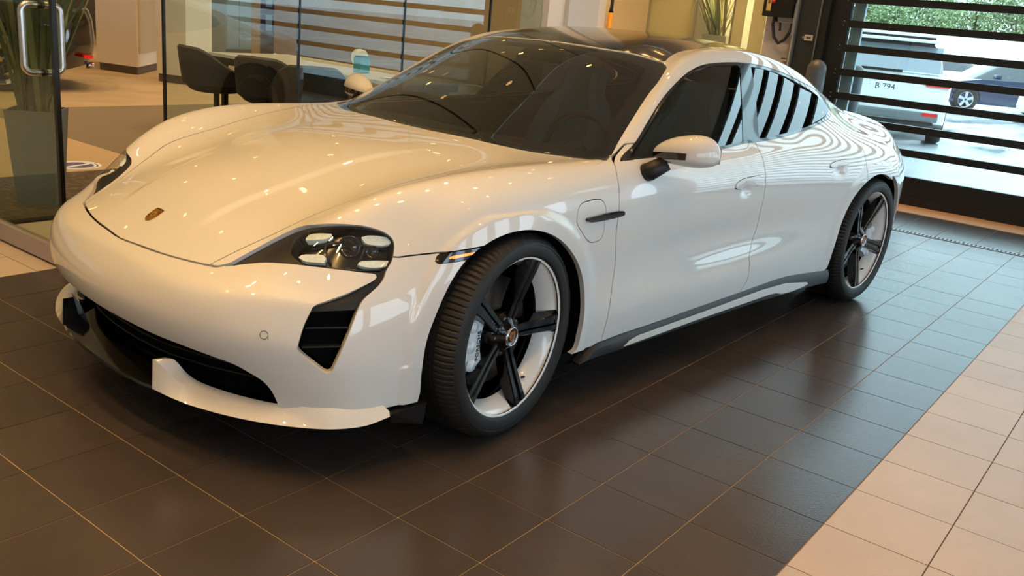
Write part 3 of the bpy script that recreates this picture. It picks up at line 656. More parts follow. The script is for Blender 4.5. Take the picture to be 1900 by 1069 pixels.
fend = np.concatenate([d1, [[d1[-1][0], 0], [-1.2, 0], [-1.2, 1.2], [-.3, 1.2], [.45, 1.2], [.45, .93]]])
# the fender ends where the screen pillar begins
fend_cond = lambda P, N: P[:, 0] - (.575 + 0 * P[:, 0])
FEND, body = take(body, np.concatenate([d1[d1[:, 1] < .905], [[.2, 0], [-1.2, 0], [-1.2, 1.2], [.30, 1.2], [.44, .93], [.56, .908]]]) if False else np.concatenate([[[.565, .912]], d1[3:], [[d1[-1][0], 0], [-1.2, 0], [-1.2, 1.2], [.40, 1.2], [.47, .90]]]), 'side', None, gap=.0002)
QUART = body
# ---- body parts
shell = clip((HP, HN, HT), -dd((HP, HN, HT), pf, 'side', farside)); shell = clip(shell, -dd(shell, pr_, 'side', farside))
for poly, prj, cnd in ((dlo, 'side', sidecond), (ws, 'top', lambda P, N: .8 - P[:, 2]), (rf, 'top', lambda P, N: 1.1 - P[:, 2]), (bl, 'top', lambda P, N: .9 - P[:, 2]), (lowpoly, 'cyl', lambda P, N: P[:, 0] + .3), (hl, 'cyl', frontish), (mkp, 'side', farside)):
    shell = clip(shell, -dd(shell, poly, prj, cnd) - .012 if False else -(dd(shell, poly, prj, cnd) - .0))
mk('inner_shell', shell, DARK, off=-.018, rim=0, parent=car)
mk('hood', HOODp, PAINT, rim=.016, parent=car)
mk('front_bumper', BUMP, PAINT, rim=.03, parent=car)
pair('front_fender', FEND, PAINT, car, rim=.02)
fd = pair('front_door', FDOOR, PAINT, car, rim=.016)
rd = pair('rear_door', RDOOR, PAINT, car, rim=.016)
for o_, M_ in ((fd, H1), (rd, H2)):
    for k_, sd_ in enumerate(('near', 'far')): mk('door_handle', M_, PAINT, off=.004, rim=.012, mirror=sd_, parent=o_[k_])
mk('body_side', QUART, PAINT, rim=.02, parent=car)
flap_n, flap_f = pair('charging_flap', FLp, PAINT, car, rim=.01)
tint = glass('car_glass', (170, 178, 175), 1.0, ior=1.5, boost=1.45)
wsg = mk('windshield', WSp, tint, off=-.003, rim=0, parent=car)
# black frit band round the windscreen
band = clip(WSp, -(sdf(outline([[(.30,0,0),(.38,-.3,0),(.44,-.55,0),(.545,-.72,0)], [(.60,-.755,0),(.84,-.655,0),(1.02,-.615,0),(1.12,-.545,0)], [(1.12,-.545,0),(1.09,-.35,0),(1.07,0,0)], [(1.07,.3,0),(.38,.3,0)]], 'top'), PR['top'](WSp[0]))))
mk('frit_band', band, BLACKG, off=-.0045, rim=0, parent=wsg)
mk('roof_panel', ROOFp, BLACKG, off=-.002, rim=.01, parent=car)
mk('rear_window', BLp, BLACKG, off=-.003, rim=.0, parent=car)
# side glass: two panes and a black trim frame
G1 = [[(1168,296),(1188,262),(1212,222),(1238,182),(1262,153),(1288,133),(1312,125),(1340,121.5),(1373,120.5)], [(1373,120.5),(1377,180),(1379,262)], [(1379,262),(1345,270),(1270,283),(1195,292),(1168,296)]]
G2 = [[(1394,124),(1401,165),(1409,257)], [(1409,257),(1428,254),(1491.6,237),(1522,223),(1533,214),(1536,206)], [(1536,206),(1533,198),(1521,181),(1490,159),(1453.7,140),(1415.8,127.5),(1394,124)]]
g1 = outline(G1, 'side'); g2 = outline(G2, 'side')
P1, rest = take(DLOin, g1, 'side', None, gap=.0003); P2, rest = take(rest, g2, 'side', None, gap=.0003)
def refit(*Ms):
    # side panes are blown glass: give them one smooth sheet y = f(x, z)
    A = np.concatenate([m[0] for m in Ms]); f = lambda P: np.stack([P[:, 0] ** 0, P[:, 0], P[:, 2], P[:, 0] ** 2, P[:, 0] * P[:, 2], P[:, 2] ** 2, P[:, 0] ** 3, P[:, 0] ** 2 * P[:, 2]], 1)
    c = np.linalg.lstsq(f(A), A[:, 1], rcond=None)[0]; out = []
    for P, N, Tt in Ms:
        P = P.copy(); x, z = P[:, 0], P[:, 2]; P[:, 1] = f(P) @ c
        fx = c[1] + 2 * c[3] * x + c[4] * z + 3 * c[6] * x * x + 2 * c[7] * x * z; fz = c[2] + c[4] * x + 2 * c[5] * z + c[7] * x * x
        n = np.stack([fx, -np.ones_like(fx), fz], 1); n /= np.linalg.norm(n, axis=1)[:, None]; out.append((P, n, Tt))
    return out
P1, P2 = refit(P1, P2)
pair('window_trim', rest, BLACKG, car, off=-.002, rim=.012)
pair('side_glass', P1, tint, car, off=-.006, rim=0)
dark_tint = glass('privacy_glass', (60, 64, 66), 1.0, ior=1.55)
pair('rear_side_glass', P2, dark_tint, car, off=-.006, rim=0)
# ---- headlights and the air curtains below them
WHITEL = mat('lamp_white', (236, 242, 238), rough=.25, coat=1, bump=(200, 1.0), noise=(110, .12), emit=((225, 240, 235), .12))
LENSG = glass('lamp_lens', (235, 238, 236), 1.0, ior=1.5)
LENS = [[(535.5,466),(538,455),(546,440),(558,430.5),(570,424.5),(587,420.5),(620,418),(665,421.5),(698,427.5),(716,435),(727,445.7),(728.5,460),(728,473.5),(722,492)], [(722,492),(716,499),(706,502.5),(690,503),(652.6,500),(610,494.5),(561.7,488.6),(551.6,481),(535.5,466)]]
LN, HLrest = take(HLp, outline(LENS, 'cyl', n=4), 'cyl', None, gap=.0)
VENT = [[(581,577.5),(600,576.5),(662.5,573.5),(668,572),(652.7,604.9),(635,648),(616,692),(601,694),(556,660),(550,646),(562,607),(576,578.5)]]
VN, HLrest = take(HLrest, outline(VENT, 'cyl', n=1), 'cyl', None, gap=.0)
sur = pair('headlight_surround', HLrest, BLACKS, car, off=-.012, rim=.05)
vent = pair('air_vent', VN, DARK, car, off=-.05, rim=0)
lamp = pair('headlight', LN, mat('lamp_black', (9, 9, 10), rough=.18, coat=.5), car, off=-.048, rim=0)
def patch(segs, src, off, name, m, parents, rim=.012, n=3):
    M, _ = take(src, outline(segs, 'cyl', n=n), 'cyl', None, gap=0.)
    return [mk(name, M, m, off=off, rim=rim, mirror=sd, parent=p) for sd, p in zip(('near', 'far'), parents)]
for q_ in ([(559,437),(562.5,428.5),(572,424.5),(590,424),(616,427.5),(608,436.5),(584,437.5)],
           [(671,436.5),(678,433),(700,433.5),(724,438),(730,450),(712,452.5),(688,451),(677,446)],
           [(545,464.5),(556,465),(585,466.5),(599,469),(610,482),(600,483.5),(562,479.5),(552,474)],
           [(661,487),(671,480.5),(700,480),(724,481),(720,492),(700,494),(676,491.5)]):
    patch([list(q_) + [q_[0]]], HLp, -.020, 'daytime_light', WHITEL, lamp, n=1, rim=.02)
def frame(px, src=None):
    """origin, outward normal and two tangents of the body surface under an image point"""
    p = Vector(on_body(px)); q, n, i, d = BV.find_nearest(p)
    if (Vector(CAM) - q).dot(n) < 0: n = -n
    t = Vector((0, 0, 1)).cross(n).normalized(); u = n.cross(t).normalized(); return q, n, t, u
def disc_on(px, name, m, parent, r, depth, prof=None, n=28, off=0., nrm=None):
    q, nn, t, u = frame(px)
    if nrm is not None: nn = Vector(nrm).normalized(); t = Vector((0, 0, 1)).cross(nn).normalized(); u = nn.cross(t)
    mb = MB(); mb.lathe(prof or [(0.0001, depth), (r * .8, depth * .9), (r, 0)], n)
    o = mb.build(name, m, parent); R = Matrix((t, u, nn)).transposed().to_4x4(); R.translation = q + nn * off; setw(o, R)
    return o
for k_, sy in enumerate((1, -1)):
    for px, r in (((642,459), .034), ((684,468), .020)):
        o = disc_on(px, 'projector', mat('lens_dark', (26, 28, 32), rough=.05, coat=1), lamp[k_], r, .012, off=-.046, prof=[(.0001, .010), (r * .55, .008), (r * .8, .002), (r * .82, .012), (r, .012), (r, 0)], nrm=(-1, -.75, .25))
        if sy == -1: setw(o, Matrix.Scale(-1, 4, (0, 1, 0)) @ wmat(o))
for q_, w_ in (([(566,444),(600,443),(640,440),(690,452),(724,458)], .004), ([(545,473),(560,484),(610,490),(660,495),(712,497)], .004), ([(604,436),(598,452),(606,470),(612,482)], .004), ([(682,446),(676,462),(668,480)], .004)):
    pts = []
    for p in q_:
        c_, n_, t_, u_n = frame(p); pts.append(c_ - n_ * .036)
    for k_, sy in enumerate((1, -1)):
        MB().tube([(a.x, a.y * sy, a.z) for a in pts], w_, 6).build('lamp_trim', mat('lamp_grey', (58, 60, 62), rough=.25, metal=.6), lamp[k_])
pair('headlight_lens', LN, LENSG, car, off=-.002, rim=0)
for a, b in (((566,609.5),(650,609)), ((559.5,646.5),(635,645.5)), ((581,577),(663,573.5))):
    pa, na, _, _ = frame(a); pb, nb, _, _ = frame(b)
    for k_, sy in enumerate((1, -1)):
        mb = MB(); q4 = [pa - na * .010, pb - nb * .016, pb - nb * .07, pa - na * .05]; q4 = [Vector((v.x, v.y * sy, v.z)) for v in q4]
        up = Vector((0, 0, .0025)); v = [p - up for p in q4] + [p + up for p in q4]
        mb.add(v, [(0, 1, 2, 3), (4, 5, 6, 7), (0, 1, 5, 4), (1, 2, 6, 5), (2, 3, 7, 6), (3, 0, 4, 7)]); mb.build('vent_fin', BLACKS, vent[k_])
# side marker lamps
mk_l = pair('side_marker', MKp, BLACKG, car, off=-.001, rim=.012)
AMB = mat('amber_lens', (255, 150, 40), rough=.2, coat=1, emit=((255, 140, 30), 1.2))
M_, _ = take(MKp, outline([[(826,476.5),(838,473),(866,468),(884,465),(882,469.5),(866,473),(840,478.5),(827,480),(826,476.5)]], 'side', n=1), 'side', None, gap=0)
for sd_, p_ in zip(('near', 'far'), mk_l): tag(mk('marker_strip', M_, AMB, off=.0012, rim=.003, mirror=sd_, parent=p_), 'glowing amber strip')
# black blade through the charging flap
BLd = [[(1086,407.5),(1088.5,404),(1100,401),(1126,394.2),(1143.6,391.2),(1152,391)], [(1152,391),(1156,394),(1155,397.5),(1150,400.5),(1122,407.5),(1093,412.3),(1088,411.5),(1086,407.5)]]
Mb, _ = take((HP, HN, HT), outline(BLd, 'side', n=4), 'side', farside, gap=0)
pair('fender_blade', Mb, BLACKG, car, off=.013, rim=.016)
# parking sensors
def ring(px, parent, r=.0118):
    q, nn, t, u = frame(px); mb = MB()
    for sy in (1, -1):
        mb = MB(); pts = [q + nn * .0003 + (t * math.cos(a) + u * math.sin(a)) * r for a in [2 * PI * i / 24 for i in range(25)]]
        mb.tube([(p.x, p.y * sy, p.z) for p in pts], .0009, 5).build('parking_sensor', BLACKS, parent)
ring((490, 621.8), car); ring((799, 578.8), car)
# bonnet crest
GOLD = mat('gold', (196, 142, 52), rough=.3, metal=.9); REDE = mat('enamel_red', (120, 24, 16), rough=.3, coat=1); BLKE = mat('enamel_black', (12, 10, 10), rough=.25, coat=1)
def crest(px, parent, h=.066, M=None, name='crest'):
    if M is None:
        q, nn, t, u = frame(px); t = Vector((0, -1, 0)); t = (t - nn * t.dot(nn)).normalized(); u = nn.cross(t).normalized()
        M = Matrix((t, u, nn)).transposed().to_4x4(); M.translation = q + nn * .0005
    W_ = h * .78
    def shield(s, n=10):
        top = [(-.5, .40), (-.42, .47), (-.25, .485), (0, .5), (.25, .485), (.42, .47), (.5, .40)]
        side = [(.5, .1), (.48, -.1), (.40, -.28), (.25, -.42), (0, -.5), (-.25, -.42), (-.40, -.28), (-.48, -.1), (-.5, .1)]
        return [(x * W_ * s, y * h * s) for x, y in top + side]
    o = MB().prism(shield(1), (0, .0022), smooth=False).build(name, GOLD, parent); setw(o, M)
    fl = [o]
    def quad(x0, x1, y0, y1, m, nm, z=.0022):
        k = MB().prism([(x0 * W_, y0 * h), (x1 * W_, y0 * h), (x1 * W_, y1 * h), (x0 * W_, y1 * h)], (z, z + .0005)).build(nm, m, parent); setw(k, M); return k
    for x0, x1 in ((-.42, -.06), (.06, .42)):
        for i in range(3):
            s1 = 1 if x0 > 0 else -1
            if s1 < 0: quad(x0 * (1 - .0 * i), x1, -.02 - .1 * i - .045, -.02 - .1 * i, REDE if i % 2 == 0 else BLKE, 'crest_bar')
            else: quad(x0, x1, .33 - .1 * i - .045, .33 - .1 * i, REDE if i % 2 == 0 else BLKE, 'crest_bar')
    quad(-.42, .42, .385, .44, BLKE, 'crest_band')
    k = MB().prism([(a * .36, b * .40) for a, b in shield(1)], (.0022, .0032)).build('crest_centre', mat('gold_pale', (216, 176, 80), rough=.35, metal=.8), parent); setw(k, M)
    k = MB().prism([(x * h, y * h) for x, y in ((-.03, -.11), (.0, -.06), (.04, -.10), (.03, .0), (.06, .06), (.02, .11), (-.02, .08), (-.01, .02), (-.05, -.02))], (.0032, .0038)).build('crest_horse', BLKE, parent); setw(k, M)
    return o
crest((285.5, 398.8), car)
# ---- lower front: intake, splitter, white blades
def loft(rows, name, m, parent=None, sy=1, closed=False, smooth=True, cap0=True):
    """rows: list of stations, each a list of 3D points"""
    k = len(rows[0]); v = [(p[0], p[1] * sy, p[2]) for r in rows for p in r]; f = []
    for i in range(len(rows) - 1):
        for j in range(k if closed else k - 1): f.append((i * k + j, i * k + (j + 1) % k, (i + 1) * k + (j + 1) % k, (i + 1) * k + j))
    mb = MB(); mb.add(v, f, smooth)
    if closed:
        if cap0: mb.add([v[i] for i in range(k)], [tuple(range(k))])
        mb.add(v[-k:], [tuple(range(k))[::-1]])
    o = mb.build(name, m, parent)
    if smooth:
        me = o.data
        me.set_sharp_from_angle(angle=.6)
    return o
def dense(rows, n=5): # interpolate stations
    R = np.array(rows, float); return [list(map(tuple, x)) for x in catmull(R.reshape(len(R), -1), n).reshape(-1, R.shape[1], 3)]
bl_rows = [
 [(-.968,-.342,.190),(-.963,-.340,.287),(-.925,-.346,.286),(-.905,-.346,.20),(-.94,-.343,.176)],
 [(-.965,-.356,.190),(-.959,-.352,.286),(-.915,-.384,.289),(-.900,-.380,.20),(-.937,-.352,.176)],
 [(-.950,-.430,.188),(-.925,-.415,.236),(-.884,-.402,.243),(-.87,-.39,.20),(-.92,-.40,.174)],
 [(-.926,-.516,.187),(-.892,-.482,.214),(-.864,-.447,.225),(-.85,-.43,.19),(-.89,-.48,.172)],
 [(-.869,-.649,.187),(-.845,-.602,.212),(-.828,-.557,.221),(-.81,-.54,.19),(-.835,-.60,.172)],
 [(-.802,-.758,.187),(-.792,-.702,.212),(-.780,-.668,.222),(-.76,-.65,.19),(-.77,-.70,.172)],
 [(-.732,-.840,.187),(-.748,-.778,.214),(-.755,-.742,.232),(-.73,-.73,.19),(-.70,-.78,.172)],
 [(-.669,-.890,.187),(-.685,-.862,.216),(-.695,-.832,.240),(-.67,-.81,.19),(-.64,-.84,.172)],
 [(-.590,-.921,.188),(-.592,-.905,.215),(-.60,-.88,.236),(-.58,-.86,.19),(-.565,-.87,.174)],
 [(-.515,-.938,.203),(-.51,-.928,.216),(-.52,-.905,.232),(-.51,-.88,.2),(-.50,-.89,.188)]]
for sy in (1, -1):
    fb_ = loft(dense(bl_rows, 4), 'front_blade', PAINT, car, sy, closed=True, cap0=False)
    MB().add([(p[0], (p[1] - .0005) * sy, p[2]) for p in bl_rows[0]], [(0, 1, 2, 3, 4)]).build('blade_end', BLACKS, fb_)
plan = [(-1.000,0),(-.998,.10),(-.990,.20),(-.978,.29),(-.962,.345),(-.93,.46),(-.87,.60),(-.80,.71),(-.70,.79),(-.6,.84)]
full = [(x, -y) for x, y in plan[::-1]] + plan[1:]
loft([[(x + .03, y * .97, .168), (x, y, .187), (x + .004, y, .195), (x + .05, y * .975, .212), (x + .10, y * .95, .238), (x + .125, y * .94, .245)] for x, y in full if abs(y) < .36], 'splitter', BLACKG, car)
loft([[(x + .035, y * .93, .178), (x + .12, y * .90, .20), (x + .135, y * .90, .30), (x + .14, y * .88, .44)] for x, y in full], 'intake_back', DARK, car)
for z in (.262, .292, .322):
    MB().tube([(x + .105, y * .92, z) for x, y in full], .0035, 6, smooth=True).build('grille_slat', BLACKS, car)
for sy in (1, -1):                                             # black flap ahead of the wheel
    MB().add([(-.505, -.93 * sy, .205), (-.375, -.945 * sy, .215), (-.372, -.93 * sy, .135), (-.49, -.91 * sy, .165), (-.505, -.60 * sy, .205), (-.375, -.60 * sy, .215), (-.372, -.60 * sy, .135), (-.49, -.60 * sy, .165)],
             [(0, 1, 2, 3), (4, 5, 6, 7), (0, 1, 5, 4), (1, 2, 6, 5), (2, 3, 7, 6), (3, 0, 4, 7)]).build('air_deflector', BLACKS, car)
# ---- sills
sill = [(.385,.170,.172),(.43,.192,.168),(.486,.222,.170),(.56,.228,.171),(.665,.234,.172),(.85,.238,.173),(1.21,.250,.178),(1.55,.261,.181),(1.77,.269,.181),(2.01,.272,.176),(2.28,.256,.171),(2.44,.243,.166),(2.505,.238,.162)]
for sy in (1, -1):
    rows = [[(x, -.905, zt + .006), (x, -.934, zt), (x, -.9445, zt - (zt - zb) * .25), (x, -.945, zb + (zt - zb) * .35), (x, -.940, zb + .004), (x, -.925, zb - .004), (x, -.70, zb - .02)] for x, zt, zb in sill]
    so = loft(dense(rows, 3), 'side_sill', mat('sill_grey', (38, 40, 41), rough=.5), car, sy)
    poly = [(.66,.186),(.69,.203),(.75,.2145),(1.2,.227),(1.75,.246),(2.0,.2425),(2.24,.211),(2.26,.199),(2.20,.190),(2.08,.186),(1.97,.190),(1.91,.204),(1.84,.208),(1.2,.199),(.72,.187)]
    MB().prism([(p[0], p[1]) for p in poly], (-.935, -.9475), fn=lambda a, b, c, sy=sy: (a, c * sy, b)).build('sill_inlay', PAINT, so, bevel=.002)
MB().box((1.45, 0, .185), (2.3, 1.80, .05)).build('floor_pan', DARK, car)
MB().box((-.40, 0, .20), (.62, 1.0, .05)).build('undertray', DARK, car)
# ---- wheel housings
def housing(poly, parent):
    c = poly.mean(0)
    for sy in (1, -1):
        P_ = np.maximum((poly[:-2] - c) * 1.012 + c, [-9, .19]); k = len(P_); v = [(p[0], -.925 * sy, p[1]) for p in P_] + [(p[0], -.56 * sy, p[1]) for p in P_]
        MB().add(v, [(i, i + 1, k + i + 1, k + i) for i in range(k - 1)] + [tuple(range(k, 2 * k))], False).build('wheel_housing', DARK, parent)
housing(pf, car); housing(pr_, car)
# ---- wheels
WHITEW = mat('wheel_white', (236, 235, 230), rough=.3, coat=1); SPK = mat('wheel_black', (4, 4, 4), rough=.10, spec=.35)
DISC = mat('brake_disc', (120, 116, 112), rough=.35, metal=.9); CALI = mat('caliper_white', (205, 214, 220), rough=.35, coat=.5)
def text_mesh(s, size, ext, m, parent, M, name, sx=1.0):
    cu = bpy.data.curves.new('t', 'FONT'); cu.body = s; cu.size = size; cu.extrude = ext; cu.align_x = 'CENTER'; cu.align_y = 'CENTER'; cu.resolution_u = 3
    t_ = bpy.data.objects.new('t', cu); COL.objects.link(t_); dg = bpy.context.evaluated_depsgraph_get(); dg.update()
    me = bpy.data.meshes.new_from_object(t_.evaluated_get(dg)); bpy.data.objects.remove(t_)
    me.transform(Matrix.Diagonal((sx, 1, 1, 1))); me.name = name; me.materials.clear(); me.materials.append(m)
    o = bpy.data.objects.new(name, me); link(o, parent); o.matrix_basis = M; return o
def make_wheel(w, spoke0, R=.358, name='wheel'):
    """outer face towards -y, lip plane at y = 0; returns the rim object with the rest as its children"""
    mb = MB()
    mb.lathe([(.2720, .004), (.2790, -.001), (.2797, .004), (.2760, .016), (.2680, .022), (.2600, .030), (.2420, .062), (.2380, .078)], 96, 'Y')
    rim = mb.build(name, WHITEW, None)
    MB().lathe([(.2380, .0785), (.2300, .10), (.2280, w - .02), (.2500, w)], 64, 'Y').build('barrel', SPK, rim)
    MB().lathe([(.02, .14), (.12, .15), (.232, .17)], 48, 'Y').build('back_plate', DARK, rim)
    # tyre
    prof = [(.2735, .010), (.2800, -.004), (.2860, -.009), (.300, -.013), (.318, -.012), (.3225, -.0105), (.3235, -.0125), (.329, -.011), (.338, -.004), (.346, .006), (.3515, .016), (.3555, .030)]
    g0 = [.062, .105, .150, .192]
    for y in g0: prof += [(R - .001, y), (R - .008, y + .001), (R - .008, y + .010), (R - .001, y + .011)]
    prof += [(R - .002, w - .045), (R - .012, w - .01), (R - .04, w + .008), (.274, w - .005)]
    n = 432; v = []; k = len(prof)
    for i in range(n):
        a = 2 * PI * i / n; ca, sa = math.cos(a), math.sin(a)
        for j, (r, h) in enumerate(prof):
            if i % 4 == 0 and 9 <= j <= 12: r -= .0050
            if (i + 2) % 4 == 0 and j in (16, 17): r -= .004
            v.append((r * ca, h, r * sa))
    f = [(i * k + j, ((i + 1) % n) * k + j, ((i + 1) % n) * k + j + 1, i * k + j + 1) for i in range(n) for j in range(k - 1)]
    t_ = MB().add(v, f, True).build('tyre', RUBBER, rim); t_.data.set_sharp_from_angle(angle=.35)
    # five double-ribbed spokes
    for q_ in range(5):
        a0 = math.radians(spoke0 + 72 * q_)
        rows = []
        for r, hw, y0, dp in ((.030, .018, .030, .03), (.060, .0235, .034, .035), (.100, .0245, .030, .04), (.150, .0255, .022, .045), (.200, .0275, .013, .045), (.240, .0300, .006, .035), (.262, .0330, .0035, .022), (.2715, .0350, .003, .015)):
            g = .008 if r > .05 else .003; gw = .30
            rows.append([(r, -hw * 1.25, y0 + dp), (r, -hw, y0 + .004), (r, -hw * .86, y0), (r, -hw * gw, y0), (r, -hw * gw * .5, y0 + g), (r, hw * gw * .5, y0 + g), (r, hw * gw, y0), (r, hw * .86, y0), (r, hw, y0 + .004), (r, hw * 1.25, y0 + dp)])
        R3 = [[(p[0] * math.cos(a0) - p[1] * math.sin(a0), p[2], p[0] * math.sin(a0) + p[1] * math.cos(a0)) for p in row] for row in rows]
        loft(R3, 'spoke', SPK, rim, closed=True, smooth=False)
        # side wing of the spoke that carries it into the rim (aero bridge)
        b0 = math.radians(spoke0 + 72 * q_ + 36)
        MB().lathe([(.0001, .036), (.0085, .036), (.0095, .040), (.0095, .060)], 10, 'Y', c=(.062 * math.cos(b0), 0, .062 * math.sin(b0))).build('wheel_bolt', mat('bolt_steel', (90, 90, 92), rough=.25, metal=1), rim)
    MB().lathe([(.034, .018), (.040, .022), (.052, .032), (.078, .044), (.085, .075)], 40, 'Y').build('hub', SPK, rim)
    cap = MB().lathe([(.0001, .014), (.029, .014), (.030, .012), (.033, .0125), (.0345, .017), (.0345, .03)], 36, 'Y').build('hub_cap', mat('cap_dark', (16, 15, 15), rough=.3, coat=1), rim)
    MB().lathe([(.0285, .0135), (.0300, .0105), (.0325, .0110), (.0345, .016)], 36, 'Y').build('cap_ring', CHROME, rim)
    M = Matrix(((1, 0, 0, 0), (0, 0, -1, .0135), (0, 1, 0, 0), (0, 0, 0, 1)))
    MB().prism([(x * .9, y * .9) for x, y in ((-.017,.019),(-.008,.022),(0,.021),(.008,.022),(.017,.019),(.018,.004),(.014,-.010),(0,-.022),(-.014,-.010),(-.018,.004))], (0, .0015), fn=lambda a, b, c: (a, .0135 - c, b)).build('cap_crest', mat('copper', (190, 112, 60), rough=.35, metal=.8), rim)
    MB().prism([(x * .9, y * .9) for x, y in ((-.006,-.008),(-.002,.0),(-.007,.006),(.002,.012),(.007,.006),(.004,-.002),(.006,-.009),(.001,-.006))], (.0015, .0022), fn=lambda a, b, c: (a, .0135 - c, b)).build('cap_horse', BLKE, rim)
    MB().tube([(.246 * math.cos(-.95), .05, .246 * math.sin(-.95)), (.236 * math.cos(-.95), .035, .236 * math.sin(-.95))], .004, 8).build('valve', BLACKS, rim)
    return rim
def place_wheel(rim, loc, rz):
    rim.parent = car; rim.location = loc; rim.rotation_euler = (0, 0, rz); return rim
w1 = place_wheel(make_wheel(.262, -1.2), (0, -.955, .358), .15)
w2 = place_wheel(copy_tree(w1), (0, .955, .358), PI + .15)
w3 = place_wheel(make_wheel(.300, 56, .3575), (2.9, -.955, .3575), 0)
w4 = place_wheel(copy_tree(w3), (2.9, .955, .3575), PI)
def brakes(loc, rz, cal, rd):
    mb = MB().lathe([(.07, .088), (.085, .088), (.086, .100), (rd, .100), (rd, .130), (.086, .130)], 64, 'Y')
    d_ = mb.build('brake_disc', DISC, car); d_.location = loc; d_.rotation_euler = (0, 0, rz)
    MB().lathe([(.0001, .070), (.055, .072), (.068, .080), (.070, .10)], 32, 'Y').build('disc_hat', mat('hat_steel', (135, 133, 130), rough=.3, metal=1), d_)
    for i in range(40):
        a = 2 * PI * i / 40
        for r in ((.125, .165) if i % 2 else (.145, .185)):
            pass
    mb = MB(); a0, a1 = cal; n = 14; rows = []
    for i in range(n + 1):
        t = i / n; a = math.radians(a0 + (a1 - a0) * t); e = .55 + .45 * math.sin(PI * min(1, max(0, t))) ** .4
        ro, ri = .208 * (.93 + .07 * e), .125
        rows.append([(r * math.cos(a), y, r * math.sin(a)) for r, y in ((ri, .098), (ri, .056), (ri + .018, .044), (ro - .02, .044), (ro, .056), (ro, .140))])
    c_ = loft(rows, 'brake_caliper', CALI, car, closed=True); c_.location = loc; c_.rotation_euler = (0, 0, rz)
    for t in (.18, .5, .82):
        a = math.radians(a0 + (a1 - a0) * t)
        MB().lathe([(.0001, .038), (.018, .040), (.022, .048)], 20, 'Y', c=(.188 * math.cos(a), 0, .200 * math.sin(a))).build('caliper_piston', CALI, c_)
    return c_
c1 = brakes((0, -.955, .358), .15, (150, 210), .19)
M = Matrix.Translation((.152 * math.cos(math.radians(181)), .0425, .152 * math.sin(math.radians(181)))) @ Matrix.Rotation(math.radians(2), 4, 'Y') @ Matrix.Rotation(PI / 2, 4, 'X') @ Matrix.Rotation(PI / 2, 4, 'Z')
text_mesh('PORSCHE', .021, .0006, mat('print_black', (12, 12, 12), rough=.5), c1, M, 'caliper_lettering', 1.15)
brakes((2.9, -.955, .3575), 0, (-40, 20), .19)
# ---- door mirrors
def mirror_pt(s_, a, sy, off=0.0):
    s_ = max(-.9999, min(.9999, s_)); k = (1 - abs(s_) ** 2.4) ** (1 / 2.0); g = (s_ + 1) / 2
    ca, sa = math.cos(a), math.sin(a); cx = math.copysign(abs(ca) ** .9, ca); cz = math.copysign(abs(sa) ** .85, sa)
    w = .55 + .45 * g ** .8
    x = .825 + .030 * s_ + (cx * (.100 if cx < 0 else .045) + math.copysign(off, cx) * abs(cx)) * k * (.8 + .2 * g)
    z = .936 + .012 * g + (cz * (.098 * w if cz > 0 else .048 * (.6 + .4 * g)) + off * cz) * k
    return (x, (-1.0 - .125 * s_) * sy, z)
for sy in (1, -1):
    n1, n2 = 26, 32
    v = [mirror_pt(-1 + 2 * i / n1, 2 * PI * j / n2, sy) for i in range(n1 + 1) for j in range(n2)]
    f = [(i * n2 + j, i * n2 + (j + 1) % n2, (i + 1) * n2 + (j + 1) % n2, (i + 1) * n2 + j) for i in range(n1) for j in range(n2)]
    mh = MB().add(v, f, True).build('door_mirror', PAINT, car)
    rows = []
    for t in np.linspace(0, 1, 14):
        s_ = -.97 + 1.35 * t; wd = .50 * (1 - .5 * t)
        rows.append([mirror_pt(s_, PI - .20, sy, -.01), mirror_pt(s_, PI - .15, sy, .006), mirror_pt(s_, PI - .15 + wd, sy, .006), mirror_pt(s_, PI - .10 + wd, sy, -.01)])
    loft(rows, 'mirror_band', BLACKG, mh, closed=True)
    MB().tube([(.72, -.86 * sy, .850), (.725, -.91 * sy, .872), (.765, -.955 * sy, .912)], [.034, .036, .030], 14).build('mirror_foot', BLACKS, mh)
    MB().add([(.86, -.90 * sy, .92), (.885, -1.11 * sy, .925), (.885, -1.11 * sy, .99), (.86, -.90 * sy, .985)], [(0, 1, 2, 3)]).build('mirror_glass', CHROME, mh)
# ---- cabin
SEAT = mat('seat_leather', (158, 178, 178), rough=.55); CAB = mat('cabin_black', (46, 42, 40), rough=.6)
def seat(x, y, sc=1.0, rear=False):
    w = .27 * sc
    prof = [(0, .36, 1.0), (.05, .50, 1.05), (.10, .65, 1.05), (.15, .80, 1.0), (.20, .94, .82), (.225, 1.02, .56), (.245, 1.08, .50), (.26, 1.13, .47), (.265, 1.155, .32)]
    rows = []
    for dx, z, k in prof:
        hw = w * k; rows.append([(x + dx - .03, y - hw * .9, z), (x + dx - .045, y - hw * .66, z), (x + dx, y - hw * .45, z), (x + dx + .005, y, z), (x + dx, y + hw * .45, z), (x + dx - .045, y + hw * .66, z), (x + dx - .03, y + hw * .9, z), (x + dx + .05, y + hw * .95, z), (x + dx + .10, y + hw * .6, z), (x + dx + .11, y, z), (x + dx + .10, y - hw * .6, z), (x + dx + .05, y - hw * .95, z)])
    o = loft(dense(rows, 3), 'seat', SEAT, car, closed=True)
    rows = []
    for t in np.linspace(0, 1, 6):
        xx = x - .48 + .50 * t; zz = .44 - .06 * t + (-.05 if t < .1 else 0)
        rows.append([(xx, y - w, zz - .12), (xx, y - w, zz + .01), (xx, y - w * .7, zz + .03), (xx, y - w * .5, zz), (xx, y + w * .5, zz), (xx, y + w * .7, zz + .03), (xx, y + w, zz + .01), (xx, y + w, zz - .12)])
    loft(rows, 'seat_cushion', SEAT, o, closed=True); return o
seat(1.62, -.38); seat(1.62, .38); seat(2.32, -.36, .95); seat(2.32, .36, .95)
